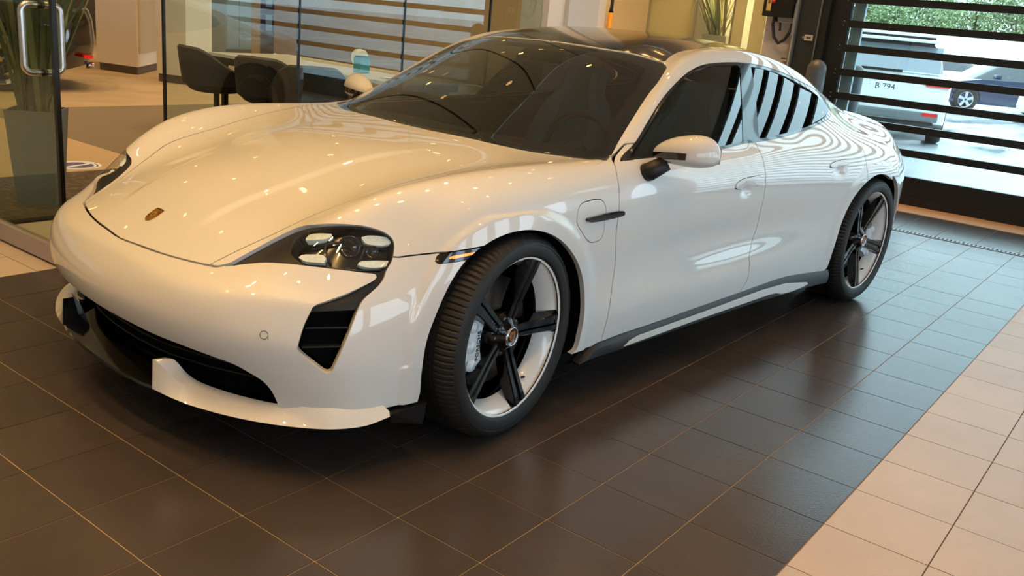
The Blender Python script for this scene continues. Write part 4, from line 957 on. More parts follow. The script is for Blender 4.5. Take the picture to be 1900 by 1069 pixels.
MB().box((1.35, 0, .50), (1.3, .22, .22)).build('centre_console', CAB, car, bevel=.02)
rows = [[(.42, y, .80), (.50, y, .875), (.62, y, .885 + .02 * (abs(y) < .55)), (.80, y, .87 + .015 * (abs(y + .37) < .2)), (.92, y, .82), (.95, y, .70), (.90, y, .50)] for y in np.linspace(-.78, .78, 17)]
loft(rows, 'dashboard', CAB, car)
MB().tube([(.93 + .11 * math.sin(a) * .40, -.37 + .182 * math.cos(a), .84 + .17 * math.sin(a)) for a in [2 * PI * i / 40 for i in range(41)]], .015, 8, cap=False).build('steering_wheel', CAB, car)
MB().lathe([(.0001, 0), (.05, .003), (.06, .02), (.06, .05)], 24, 'X', c=(.90, -.37, .83)).build('steering_hub', CAB, car)
MB().box((.925, -.37, .80), (.02, .33, .03)).build('steering_spoke', CAB, car)
MB().box((1.12, 0, 1.225), (.04, .22, .06)).build('rear_view_mirror', CAB, car, bevel=.012)
roofi = clip(ROOFp, ROOFp[0][:, 2] * 0 - 1); mk('headliner', roofi, CAB, off=-.045, rim=0, parent=car)
for sy in (1, -1): MB().add([(.5, -.80 * sy, .25), (2.6, -.80 * sy, .25), (2.6, -.74 * sy, .93), (.65, -.79 * sy, .88)], [(0, 1, 2, 3)]).build('door_card', CAB, car)
MB().add([(2.55, -.72, .5), (2.55, .72, .5), (2.75, .62, 1.02), (2.75, -.62, 1.02)], [(0, 1, 2, 3)]).build('parcel_wall', CAB, car)
# tail lamp band and rear bumper insert
TLp, _ = take((HP, HN, HT), np.array([(-.3, .80), (-.3, .835), (.62, .84), (.70, .86), (.74, .84), (.70, .81), (.6, .795)]) * [-1, 1], 'front', lambda P, N: 3.5 - P[:, 0], gap=0)
mk('tail_light', TLp, mat('tail_red', (120, 8, 10), rough=.2, coat=1), off=.002, rim=.004, parent=car)
# ================================================================== lamps
LAMPM = mat('lamp_glow', (255, 214, 150), emit=((255, 196, 120), 25.0)); LTRIM = mat('lamp_trim', (200, 196, 188), rough=.4)
H_ = 4.9
def downlight(b, a, p, first=[None]):
    if first[0] is None:
        t = empty('ceiling_downlight', (0, 0, 0)); MB().lathe([(.052, -.004), (.072, -.008), (.078, 0)], 24, 'Z').build('lamp_ring', LTRIM, t)
        MB().lathe([(.0001, 0), (.052, 0)], 20, 'Z').build('diffuser', LAMPM, t).location = (0, 0, -.003)
        ld = bpy.data.lights.new('downlight', 'SPOT'); ld.energy = 90; ld.color = (1, .56, .19); ld.shadow_soft_size = .05; ld.spot_size = 1.45; ld.spot_blend = .6
        lo = bpy.data.objects.new('lamp', ld); COL.objects.link(lo); lo.parent = t; lo.location = (0, 0, -.02)
        first[0] = t; r = t
    else: 
        r = copy_tree(first[0])
        if p < 200:
            nm_ = 'weak_%d' % p; l3 = bpy.data.lights.get(nm_)
            if not l3: l3 = [c for c in r.children if c.type == 'LIGHT'][0].data.copy(); l3.name = nm_; l3.energy = p
            for c in r.children:
                if c.type == 'LIGHT': c.data = l3
        if p > 200:
            if len(first) < 2: l2 = first[0].children[-1].data.copy() if first[0].children[-1].type == 'LIGHT' else [c for c in first[0].children if c.type == 'LIGHT'][0].data.copy(); l2.energy = 215; l2.color = (1, .70, .42); first.append(l2)
            for c in r.children:
                if c.type == 'LIGHT': c.data = first[1]

    r.location = T(b, a, H_); tag(r, 'small round recessed downlight in the white ceiling', 'ceiling light', 'recessed ceiling downlights'); return r
for b in (-11, -6, -1, 4, 9, 14, 19):
    for a in (-17.5, -12.5, -8, -3.5, 1, 5.5):
        downlight(b, a, 68 if (a > -5 and -1 < b < 11) else (130 if (a > -9 and b <= -1) else (62 if a > -5 else 14)))
for b in (-6, 2, 10, 18, 26, 35):
    for a in (13, 20, 28, 38, 50): downlight(b, a, 230)
H_ = 3.5
for b in (27.3, 28.8, 30.2):  # unseen office lamps, added to brighten the film panels from behind
    for a in (4.2, 5.6, 7): downlight(b, a, 240)
H_ = 4.9
for b, a in ((19, 4), (22.5, 5), (24, 2)): downlight(b, a, 150)  # extra unseen lamps added to brighten the pillar and grey wall
# ================================================================== outdoors
def asphalt():
    m = bpy.data.materials.new('wet_asphalt'); m.use_nodes = True; nt = m.node_tree; b = nt.nodes['Principled BSDF']
    g = nt.nodes.new('ShaderNodeNewGeometry'); n = nt.nodes.new('ShaderNodeTexNoise'); n.inputs['Scale'].default_value = .55; n.inputs['Detail'].default_value = 7
    mp = nt.nodes.new('ShaderNodeMapping'); mp.inputs['Scale'].default_value = (.6, 1.6, 1); nt.links.new(g.outputs['Position'], mp.inputs[0]); nt.links.new(mp.outputs[0], n.inputs['Vector'])
    cr = nt.nodes.new('ShaderNodeValToRGB'); e = cr.color_ramp.elements; e[0].position = .36; e[0].color = (.13, .14, .15, 1); e[1].position = .52; e[1].color = (.36, .37, .38, 1)
    nt.links.new(n.outputs['Fac'], cr.inputs[0]); nt.links.new(cr.outputs[0], b.inputs['Base Color'])
    r = nt.nodes.new('ShaderNodeMapRange'); r.inputs[1].default_value = .35; r.inputs[2].default_value = .6; r.inputs[3].default_value = .12; r.inputs[4].default_value = .45; nt.links.new(n.outputs['Fac'], r.inputs[0]); nt.links.new(r.outputs[0], b.inputs['Roughness'])
    return m
ASPH = asphalt()
gridbox('ground', 26.2, 420, -260, 320, -.2, -.02, ASPH, kind='structure')
gridbox('ground_near', -120, 26.2, -260, WSIDE - .5, -.2, -.02, ASPH, kind='structure')
gridbox('wall_outside', 200, 201, -120, 200, 0, 2.75, mat('render_white', (236, 238, 238), rough=.6), kind='structure')
# bollards
def bollard(P_, r, h, m, label):
    o = empty('bollard', P_); MB().lathe([(r, 0), (r, h - r)] + [(r * math.cos(t), h - r + r * math.sin(t)) for t in np.linspace(.15, PI / 2, 8)], 28).build('post', m, o)
    MB().lathe([(r * 1.9, 0), (r * 1.9, .012), (r * 1.02, .014)], 24).build('base_plate', m, o); return tag(o, label, 'bollard')
P_ = T(24.35, 1.12); bollard((P_.x, P_.y, 0), .090, 1.25, mat('bollard_grey', (88, 92, 96), rough=.4), 'dark grey round-topped bollard standing indoors beside the garage door track')
P_ = T(30, 1.66); bollard((P_.x, P_.y, -.02), .088, 1.23, mat('bollard_dark', (62, 68, 74), rough=.4), 'dark steel bollard outdoors behind the garage door panes')
# simple parked cars
def parked(name, label, paint, L, Wd, prof, glassp, wheels, loc, rz, group=None, wr=.35, wheel_m=None, rear=None):
    """prof: lower body outline (x, z), glassp: cabin outline (x, z); front at x = 0"""
    o = empty(name, loc, rz); tag(o, label, 'car', group)
    cz = .6
    def rows(poly, ws):
        out = []; c = np.mean(poly, 0)
        for t, k in ws: out.append([(x + (c[0] - x) * k, t * Wd / 2, z + (cz - z) * k * .55 if poly is prof else z) for x, z in poly])
        return out
    bm_ = loft(rows(prof, [(-1, .035), (-.965, .008), (-.86, 0), (0, -.012), (.86, 0), (.965, .008), (1, .035)]), 'body', paint, o, closed=True)
    gl = []
    for t, k in ((-.86, 0), (-.80, .4), (-.70, .85), (-.62, 1), (0, 1.03), (.62, 1), (.70, .85), (.80, .4), (.86, 0)):
        zb = min(z for x, z in glassp); gl.append([(x if z == zb else x, t * Wd / 2, zb + (z - zb) * (k if k <= 1 else 1.02)) for x, z in glassp])
    loft(gl, 'cabin_glass', mat('parked_glass', (40, 46, 52), rough=.05, coat=1), o, closed=True)
    zt = max(z for x, z in glassp); tp = [x for x, z in glassp if z > zt - .05]
    MB().box(((min(tp) + max(tp)) / 2, 0, zt + .012), (max(tp) - min(tp) + .1, Wd * .66, .05)).build('roof', paint, o, bevel=.02)
    for x in wheels:
        for sy in (-1, 1):
            w_ = MB().lathe([(wr * .62, -.01), (wr * .9, -.02), (wr, .03), (wr, .2), (wr * .6, .22)], 32, 'Y' ).build('wheel', RUBBER, o); w_.location = (x, sy * (Wd / 2 + .005), wr); w_.rotation_euler = (0, 0, 0 if sy < 0 else PI)
            d = MB().lathe([(.0001, .05), (wr * .62, .06), (wr * .64, .0)], 28, 'Y'); 
            d.build('wheel_well', DARK, w_)
            for k in range(5):
                a = 2 * PI * k / 5 + .3
                MB().prism([(wr * .08, -wr * .09), (wr * .63, -wr * .13), (wr * .63, wr * .13), (wr * .08, wr * .09)], (.0, .03), fn=lambda u, v, w, a=a: (u * math.cos(a) - v * math.sin(a), w, u * math.sin(a) + v * math.cos(a))).build('wheel_spoke', wheel_m or mat('alloy', (200, 202, 204), rough=.3, metal=.6), w_)
            MB().lathe([(wr * .58, .005), (wr * .62, -.008), (wr * .66, .004)], 28, 'Y').build('wheel_rim', wheel_m or mat('alloy', (200, 202, 204)), w_)
            MB().lathe([(wr * 1.02, .0), (wr * 1.16, .0), (wr * 1.16, .02)], 28, 'Y', a0=0, a1=PI).build('wheel_arch', mat('arch_dark', (14, 14, 16), rough=.8), w_)
    return o
SUVW = mat('suv_white', (236, 238, 240), rough=.3, coat=1)
suvp = [(0, .45), (.05, .80), (.35, .98), (1.1, 1.06), (4.45, 1.09), (4.68, .98), (4.72, .70), (4.68, .36), (4.3, .28), (.4, .28), (.05, .30)]
suvg = [(1.15, 1.05), (1.75, 1.60), (2.2, 1.68), (4.15, 1.66), (4.38, 1.55), (4.62, 1.06)]
rz = PI + .34; R_ = Matrix.Rotation(rz, 4, 'Z')
suv_rear = Vector((12.7, 2.93, -.02)); off_ = R_ @ Vector((4.70, 0, 0))
suv = parked('suv', 'white SUV parked outside seen from behind through the garage door', SUVW, 4.7, 1.92, suvp, suvg, (.9, 3.78), suv_rear - off_, rz, wr=.37)
def sp_(name, m, x, y, z, dx, dy, dz, bev=.0, par=suv): return MB().box((x, y, z), (dx, dy, dz)).build(name, m, par, bevel=bev)
sp_('tailgate', SUVW, 4.60, 0, .96, .16, 1.62, .34, .03)
MB().prism([(4.44, 1.52), (4.685, 1.10), (4.66, 1.08), (4.40, 1.50)], (-.74, .74), fn=lambda a, b, c: (a, c, b)).build('rear_glass', mat('suv_rear_glass', (120, 132, 142), rough=.05, coat=1), suv)
sp_('spoiler', SUVW, 4.45, 0, 1.60, .30, 1.30, .05, .02)
sp_('bumper', mat('bumper_grey', (110, 118, 122), rough=.5), 4.70, 0, .46, .14, 1.72, .14, .03)
sp_('bumper_lower', mat('bumper_black', (40, 44, 46), rough=.6), 4.66, 0, .30, .12, 1.62, .16, .03)
TR = mat('tail_lamp_red', (190, 20, 24), rough=.25, coat=1, emit=((255, 30, 30), .4))
for y in (-.77, .77): sp_('tail_lamp', TR, 4.66, y, .98, .12, .36, .11, .02); sp_('reflector', TR, 4.765, y * .95, .50, .015, .22, .05)
sp_('plate_garnish', CHROME, 4.70, 0, .985, .04, .80, .03)
pl_ = sp_('number_plate', mat('plate_white', (236, 238, 236), rough=.5), 4.715, .0, .86, .02, .46, .15)
text_mesh('B 794', .13, .001, mat('plate_ink', (60, 64, 74), rough=.6), pl_, Matrix.Translation((4.7265, 0, .86)) @ Matrix.Rotation(PI / 2, 4, 'Z') @ Matrix.Rotation(PI / 2, 4, 'X'), 'plate_text')
sp_('wiper', BLACKS, 4.70, -.1, 1.125, .02, .62, .035)
rh = math.atan2(-.722, .686)
sedp = [(0, .40), (.04, .62), (.30, .76), (1.15, .90), (3.9, .95), (4.45, .92), (4.6, .72), (4.58, .35), (4.2, .24), (.4, .24), (.03, .28)]
sedg = [(1.1, .88), (1.85, 1.34), (2.3, 1.42), (3.1, 1.40), (3.6, 1.25), (4.2, .93)]
def park_at(u, v, dist_front, **k):
    P_ = fl(u, v, -.02); return P_ - Vector((math.cos(rh), math.sin(rh), 0)) * dist_front
BLUEP = mat('navy_paint', (22, 38, 74), rough=.25, coat=1)
bc_ = parked('sedan', 'dark blue sedan parked side-on outside with silver five-spoke wheels', BLUEP, 4.6, 1.8, sedp, sedg, (.88, 3.62), park_at(1787, 208, .88) + Vector((.64, .68, 0)) * .9, rh, wr=.34)
for z_, y_ in ((.72, -.915), ): MB().box((.10, -.86, .66), (.22, .12, .10)).build('headlamp', mat('headlamp', (210, 214, 216), rough=.2, coat=1), bc_); MB().box((1.55, -1.0, 1.0), (.16, .16, .12)).build('door_mirror', BLUEP, bc_, bevel=.03)
WHP = mat('hatch_white', (228, 232, 234), rough=.3, coat=1)
parked('hatchback', 'white hatchback parked outside behind the dark blue sedan', WHP, 4.3, 1.8, sedp, sedg, (.88, 3.5), fl(1690, 190, -.02) + Vector((4.5, 3.6, 0)), rh, wr=.33)
wb = parked('wagon', 'white car with black slatted grille at the right edge of the view outside', WHP, 4.6, 1.85, suvp, suvg, (.9, 3.7), fl(1935, 240, -.02), rh + .35, wr=.36)
MB().box((.0, 0, .72), (.06, 1.3, .26)).build('grille', BLACKS, wb)
for i in range(5): MB().box((-.035, 0, .62 + .05 * i), (.02, 1.26, .018)).build('grille_bar', CHROME, wb)
# trees beyond the parking lot
LEAFM = [mat('leaf_green_%s' % n, c, rough=.6) for n, c in (('a', (136, 156, 108)), ('b', (112, 132, 92)), ('c', (160, 178, 126)))]
BARK = mat('bark', (92, 80, 66), rough=.9)
def tree(loc, h, r, seed, label):
    rnd = np.random.RandomState(seed); o = empty('tree', loc); tag(o, label, 'tree', 'trees beyond the parking lot')
    MB().tube([(0, 0, 0), (.1, .05, h * .3), (-.1, .1, h * .6)], [.18, .14, .08], 8).build('trunk', BARK, o)
    for k in range(5):
        a = rnd.rand() * 6.28; MB().tube([(0, 0, h * (.25 + .06 * k)), (r * .5 * math.cos(a), r * .5 * math.sin(a), h * (.42 + .06 * k)), (r * .8 * math.cos(a), r * .8 * math.sin(a), h * (.55 + .07 * k))], [.07, .05, .02], 6).build('branch', BARK, o)
    n = 8500; nc = 46; cc = rnd.normal(size=(nc, 3)); cc /= np.linalg.norm(cc, axis=1)[:, None]; cc *= (rnd.rand(nc, 1) ** .4) * np.array([r, r, h * .46]); cc[:, 2] += h * .52
    c = cc[rnd.randint(0, nc, n)] + rnd.normal(size=(n, 3)) * .30 * r / 2.2
    u = rnd.normal(size=(n, 3)); u /= np.linalg.norm(u, axis=1)[:, None]; w = np.cross(u, rnd.normal(size=(n, 3))); w /= np.linalg.norm(w, axis=1)[:, None]; s_ = .08 + .07 * rnd.rand(n, 1)
    V = np.stack([c - u * s_, c + w * s_ * .5, c + u * s_, c - w * s_ * .5], 1).reshape(-1, 3)
    me = bpy.data.meshes.new('foliage'); me.from_pydata([tuple(v) for v in V], [], [(4 * i, 4 * i + 1, 4 * i + 2, 4 * i + 3) for i in range(n)])
    for m in LEAFM: me.materials.append(m)
    me.polygons.foreach_set('material_index', rnd.randint(0, 3, n).tolist()); f_ = bpy.data.objects.new('foliage', me); link(f_, o); tag(f_, kind='stuff'); return o
ORD = ['first', 'second', 'third', 'fourth', 'fifth', 'sixth', 'seventh', 'eighth', 'ninth', 'tenth']
TA_ = [72, 60, 49, 38, 27, 15, 3, -9, 84, -22]
bd_ = T(1, 0) - T(0, 0); ad_ = T(0, 1) - T(0, 0)
for i, (bb, aa_, hh, rr) in enumerate(((215, 72, 6.5, 2.8), (222, 60, 7, 3.2), (214, 49, 6.2, 2.8), (224, 38, 7.2, 3.4), (216, 27, 6.0, 2.8), (225, 15, 7.0, 3.3), (216, 3, 6.4, 3.0), (224, -9, 7, 3.2), (218, 84, 7, 3.2), (216, -22, 6.5, 3))):
    tree(T(bb, aa_, -.02), hh, rr, 5 + i, ('%s leafy tree from the left in the row beyond the white wall' % ORD[sorted(range(10), key=lambda k: -TA_[k]).index(i)]))
# door operator, cable, signs on the wall by the garage door
GWALL = 25.45
def wallobj(name, label, cat, a, z): o = empty(name, T(GWALL, a, z), BROT + PI); return tag(o, label, cat)   # local x points into the room, local y towards smaller a
op = wallobj('door_operator', 'black control box with yellow label and red button high on the grey wall', 'control box', 3.0, 1.62)
MB().box((.07, 0, .16), (.14, .30, .34)).build('case', BLACKS, op, bevel=.006)
MB().box((.143, -.09, .10), (.004, .045, .12)).build('yellow_label', mat('label_yellow', (222, 190, 120), rough=.5), op)
MB().box((.146, -.09, .125), (.002, .022, .03)).build('label_mark', mat('label_mark', (150, 90, 30), rough=.5), op)
MB().box((.143, -.125, .19), (.003, .03, .012)).build('white_label', mat('label_white', (220, 220, 216), rough=.5), op)
MB().lathe([(.0001, .02), (.014, .018), (.017, 0)], 16, 'X', c=(.14, -.045, .13)).build('red_button', mat('button_red', (200, 30, 20), rough=.4), op)
MB().box((.05, -.16, .07), (.06, .02, .09)).build('red_handle', mat('button_red', (200, 30, 20)), op)
MB().tube([(.06, -.04, 0), (.06, -.05, -.08), (.06, -.02, -.20), (.065, .04, -.26), (.07, .10, -.22), (.07, .14, -.14), (.06, .15, -.05)], .016, 10).build('hose', mat('hose_black', (44, 44, 46), rough=.5), op)
MB().tube([(.05, -.03, .0), (.05, -.02, -.05), (.05, .02, -.06), (.05, .03, -.14)], .011, 8).build('hose_loop', mat('hose_black', (44, 44, 46)), op)
MB().box((.08, .17, -.02), (.02, .018, .30)).build('arm', mat('arm_steel', (170, 174, 176), rough=.4, metal=.4), op)
MB().box((.075, .09, -.055), (.02, .17, .012)).build('bracket', mat('arm_steel', (170, 174, 176)), op)
sg = wallobj('warning_sign', 'small white safety sign with a black pictogram on the wall beside the door jamb', 'sign', 2.62, 1.10)
MB().box((.006, 0, .065), (.006, .10, .125)).build('plate', mat('sign_white', (206, 200, 190), rough=.5), sg); MB().box((.006, 0, -.075), (.006, .10, .14)).build('plate', mat('sign_white', (206, 200, 190)), sg)
MB().box((.0095, 0, .118), (.001, .085, .012)).build('header_bar', mat('sign_ink', (80, 76, 72), rough=.5), sg)
for q_ in (((-.02, .03), (0, .08)), ((.02, .03), (0, .08)), ((0, .07), (.02, .095)), ((-.02, .085), (.01, .09))):
    (a, b), (c, d) = q_; MB().tube([(.0095, a, b), (.0095, c, d)], .0035, 5).build('pictogram', mat('sign_ink', (80, 76, 72)), sg)
for z in (.012, .003, -.03, -.045, -.06, -.09, -.105): MB().box((.0095, 0, z), (.001, .07, .004)).build('text_line', mat('sign_line', (150, 140, 132), rough=.5), sg)
lb = wallobj('door_label', 'small white rectangular label on the dark door jamb', 'label', 1.92, 1.45)
lb.location = T(25.33, 1.92, 1.44)
MB().box((.004, 0, 0), (.006, .085, .055)).build('plate', mat('sign_white', (206, 200, 190)), lb); MB().box((.0075, 0, 0), (.001, .045, .022)).build('print', mat('sign_ink', (80, 76, 72)), lb); MB().box((.004, -.055, 0), (.01, .015, .018)).build('knob', mat('arm_steel', (170, 174, 176)), lb)
yp = empty('pole', T(22.45, 7.7, 0)); tag(yp, 'slim yellow pole with a black top standing beside the white pillar', 'pole')
MB().tube([(0, 0, 0), (0, 0, 1.50)], .026, 14).build('tube', mat('pole_yellow', (226, 158, 40), rough=.45), yp); MB().tube([(0, 0, 1.50), (0, 0, 1.53), (.01, 0, 1.72)], [.026, .018, .014], 12).build('black_top', BLACKS, yp)
# ================================================================== showroom furnishings
def leaf_blade(mb, base, az, lean, h, w, curve, n=7):
    """sword leaf with a folded spine"""
    d = Vector((math.cos(az), math.sin(az), 0)); s_ = Vector((-d.y, d.x, 0)); v = []
    for i in range(n + 1):
        t = i / n; c = Vector(base) + d * (lean * t + curve * t * t) * h + Vector((0, 0, h * (t - .35 * curve * t * t)))
        ww = w * (.55 + .9 * t) * (1 - t ** 2.2) + .001
        v += [c - s_ * ww, c - d * ww * .35, c + s_ * ww]
    f = []
    for i in range(n):
        for k in (0, 1): a = i * 3 + k; f.append((a, a + 1, a + 4, a + 3))
    mb.add([tuple(p) for p in v], f, True); return mb
GLF = [mat('blade_green', (138, 142, 92), rough=.45, noise=(9, .3)), mat('blade_olive', (164, 156, 104), rough=.45, noise=(9, .3)), mat('blade_dark', (84, 98, 62), rough=.4, noise=(9, .3))]
def planter(loc, rz, top, bot, h, m, label, nl, lh, spread, seed, lw=.016):
    o = empty('potted_plant', loc, rz); tag(o, label, 'plant'); rnd = random.Random(seed)
    a, b, t = top / 2, bot / 2, .012
    v = [(x * b, y * b, 0) for x, y in ((-1, -1), (1, -1), (1, 1), (-1, 1))] + [(x * a, y * a, h) for x, y in ((-1, -1), (1, -1), (1, 1), (-1, 1))] + [(x * (a - t), y * (a - t), h) for x, y in ((-1, -1), (1, -1), (1, 1), (-1, 1))] + [(x * (a - t), y * (a - t), h - .04) for x, y in ((-1, -1), (1, -1), (1, 1), (-1, 1))]
    f = [(3, 2, 1, 0)] + [(i + 4 * k, (i + 1) % 4 + 4 * k, (i + 1) % 4 + 4 * (k + 1), i + 4 * (k + 1)) for k in range(3) for i in range(4)]
    MB().add(v, f).build('planter', m, o); MB().box((0, 0, h - .035), (top - .02, top - .02, .02)).build('soil', mat('soil', (62, 48, 32), rough=1, noise=(60, .4)), o)
    for i in range(nl):
        bx, by = (rnd.random() - .5) * top * .6, (rnd.random() - .5) * top * .6; az = rnd.random() * 6.28
        leaf_blade(MB(), (bx, by, h - .03), az, rnd.uniform(.0, spread), lh * rnd.uniform(.55, 1.1), lw * rnd.uniform(.6, 1.2), rnd.uniform(0, .18)).build('leaf', rnd.choice(GLF), o, fix=False)
    return o
PLB = mat('planter_bluegrey', (122, 130, 126), rough=.4)
planter((-.06, 3.02, .009), -.62, .285, .215, .575, PLB, 'tall sword-leaved plant in a tapered blue-grey planter behind the open glass door', 80, 1.2, .42, 3, .024)
P_ = fl(1331, 66, 1.39); d_ = (P_ - Vector(CAM)); P_ = Vector(CAM) + d_ * (10.4 / d_.length)
planter((P_.x, P_.y, 0), .3, .26, .20, 1.38, mat('planter_pale', (196, 194, 180), rough=.5), 'tall pale planter with dark pointed leaves behind the tan glass screen', 30, .75, .55, 8, .020)
# pale green-grey wall closing the office behind that plant
gridbox('wall_office', 31, 31.6, 3.5, 8.07, 0, 3.5, mat('office_pale', (190, 204, 192), rough=.6), kind='structure')
gridbox('floor_office', 26.2, 31, 3.5, FA, -.1, -.002, CARPL, kind='structure')
gridbox('ceiling_office', 26.2, 31.6, 3.5, FA, 3.5, 3.6, CEIL, kind='structure')
gridbox('wall_office_end', 26.2, 31.6, 3.3, 3.5, 0, 3.5, GREYW, kind='structure')
# floor emblem on the entry floor
em = empty('floor_emblem', (.60, 4.14, .0012)); tag(em, 'round white floor sticker with a slanted stripe on the tan entry floor', 'sticker')
MB().lathe([(.150, 0), (.150, .002), (.172, .002), (.172, 0)], 48).build('outer_ring', mat('sticker_white', (238, 236, 230), rough=.5), em)
MB().lathe([(.0001, .0012), (.150, .0012)], 40).build('disc', mat('sticker_navy', (88, 84, 110), rough=.5), em)
MB().lathe([(.118, .0012), (.118, .0024), (.138, .0024), (.138, .0012)], 48).build('inner_ring', mat('sticker_white', (238, 236, 230)), em)
MB().prism([(-.12, -.045), (-.05, -.02), (.06, .02), (.118, .062), (.118, .03), (.06, -.012), (-.05, -.052), (-.11, -.075)], (.0012, .0026)).build('stripe', mat('sticker_white', (238, 236, 230)), em)
# display pillars
CREAM = mat('pillar_cream', (246, 234, 206), rough=.55); PLINTH = mat('plinth_grey', (110, 98, 82), rough=.6)
def pillar(c4, z1, name, label):
    o = empty(name, c4[0]); tag(o, label, 'pillar'); q4 = [Vector(p) - Vector(c4[0]) for p in c4]; ctr = sum(q4, Vector()) / 4
    MB().prism([(p.x, p.y) for p in q4], (.11, z1)).build('shaft', CREAM, o); MB().prism([((p - ctr).x * .93 + ctr.x, (p - ctr).y * .93 + ctr.y) for p in q4], (0, .11)).build('plinth', PLINTH, o); return o, q4
k0, k1, k2 = fl(256, 139), fl(181, 128), fl(303, 127)
pl1, q4 = pillar([k0, k1, k1 + k2 - k0, k2], 4.88, 'display_pillar', 'broad cream display pillar with a niche standing on tan carpet')
e1 = (q4[3] - q4[0]); n_ = Vector((e1.y, -e1.x, 0)).normalized()
MB().prism([(.06, .30), (e1.length - .04, .30), (e1.length - .04, 4.6), (.06, 4.6)], (.0, .012), fn=lambda u, v, w: tuple(q4[0] + e1.normalized() * u + n_ * w + Vector((0, 0, v)))).build('niche_panel', mat('niche_cream', (206, 188, 152), rough=.5), pl1)
j0 = fl(346, 157); jd = (fl(420, 152) - j0); jd = Vector((jd.x, jd.y, 0)).normalized() ; jn = Vector((-jd.y, jd.x, 0))
jw = .60
pillar([j0, j0 + jd * jw, j0 + jd * jw + jn * .5, j0 + jn * .5], 4.88, 'display_pillar', 'brightly lit plain cream pillar behind the tub chairs')
# desk with white top
DT = mat('desk_top', (240, 234, 214), rough=.3, coat=.5); DB = mat('desk_dark', (40, 34, 28), rough=.5)
dk = empty('desk', T(14.1, 13.8, 0), BROT); tag(dk, 'long meeting desk with a pale top and dark edge beside the tub chairs', 'desk')
MB().box((.48, 0, .725), (1.0, 2.56, .03)).build('desk_top', DT, dk); MB().box((.48, 0, .675), (.96, 2.5, .07)).build('apron', DB, dk)
for y in (-1.15, 1.15):
    for x in (.08, .9): MB().box((x, y, .32), (.05, .05, .64)).build('leg', DB, dk)
MB().box((.9, 0, .4), (.03, 2.2, .5)).build('modesty_panel', DB, dk)
# reception unit next to it
cp = fl(650, 175, .55); cn = empty('cabinet', (cp.x + .25, cp.y + .1, 0), BROT); tag(cn, 'low white cabinet with a dark top at the right end of the desk', 'cabinet')
MB().box((0, 0, .28), (.5, .75, .56)).build('body', mat('cabinet_white', (206, 196, 176), rough=.5), cn); MB().box((0, 0, .58), (.52, .78, .05)).build('top', DB, cn)
# desk clutter
bx = empty('canister', T(15.24, 11.9, .741)); tag(bx, 'teal blue square canister standing on the desk', 'canister'); MB().box((0, 0, .07), (.11, .11, .14)).build('body', mat('teal', (70, 160, 180), rough=.4), bx, bevel=.01); MB().box((0, 0, .147), (.09, .09, .014)).build('lid', mat('teal_dark', (40, 100, 116), rough=.4), bx)
gb = empty('dome_lamp', T(15.9, 12.7, .741)); tag(gb, 'rounded pale white dome on a foot at the back of the desk', 'desk lamp'); MB().lathe([(.0001, .20), (.05, .19), (.08, .15), (.085, .10), (.06, .05)], 20).build('dome', mat('dome_white', (220, 222, 214), rough=.3), gb); MB().lathe([(.06, .05), (.03, .03), (.045, 0)], 16).build('foot', mat('dome_foot', (150, 150, 146), rough=.4), gb)
pp = empty('brochure', T(15.2, 10.3, .7415), .5); tag(pp, 'open white brochure lying on the desk', 'brochure'); MB().box((0, 0, .004), (.3, .21, .006), Matrix.Rotation(.02, 3, 'Y')).build('pages', mat('paper', (224, 224, 218), rough=.7), pp); MB().box((.0, 0, .0085), (.004, .21, .003)).build('spine', mat('paper_fold', (170, 170, 165), rough=.7), pp)
# tub chairs
CHB = mat('chair_brown', (44, 38, 32), rough=.6)
def tub_chair(loc, rz, label):
    o = empty('tub_chair', loc, rz); tag(o, label, 'chair'); n = 28; ro, t = .32, .035; v = []
    def hh(a): k = abs(a) / 2.2; return .83 - .20 * sstep(.25, .85, k) - .03 * k
    rings = []
    for i in range(n + 1):
        a = -2.2 + 4.4 * i / n; c_, s_ = math.cos(a + PI), math.sin(a + PI); H = float(hh(a)); lean = .05 * math.cos(a / 2)
        rings.append([((ro * .72) * c_, (ro * .72) * s_, .40), ((ro + .0) * c_, (ro) * s_, .47), ((ro + lean * .6) * c_, (ro + lean * .2) * s_, (.47 + H) / 2), ((ro + lean) * c_, (ro + lean * .3) * s_, H - .02), ((ro + lean - t / 2) * c_, (ro + lean * .3 - t / 2) * s_, H), ((ro + lean - t) * c_, (ro + lean * .3 - t) * s_, H - .02), ((ro - t) * c_, (ro - t) * s_, .50), ((ro * .68) * c_, (ro * .68) * s_, .46)])
    loft(rings, 'shell', CHB, o, closed=True)
    MB().lathe([(.0001, .385), (.20, .39), (.26, .415), (.275, .445), (.265, .475), (.2, .49), (.0001, .495)], 28).build('cushion', CHB, o)
    MB().tube([(0, 0, .02), (0, 0, .39)], .028, 12).build('column', mat('chair_steel', (70, 66, 60), rough=.3, metal=1), o); MB().lathe([(.0001, .03), (.05, .028), (.24, .008), (.245, 0)], 28).build('base', mat('chair_steel', (70, 66, 60)), o)
    return o
c1_ = fl(402, 168, .40); tub_chair((c1_.x, c1_.y, 0), -.05, 'dark brown tub chair left of the desk with its high back to the left')
c2_ = fl(505, 190, .40); tub_chair((c2_.x, c2_.y, 0), .5, 'dark brown tub chair in the middle pulled up to the desk')
c3_ = fl(575, 205, .42); tub_chair((c3_.x, c3_.y, 0), 1.0, 'dark brown tub chair nearest the low white cabinet')
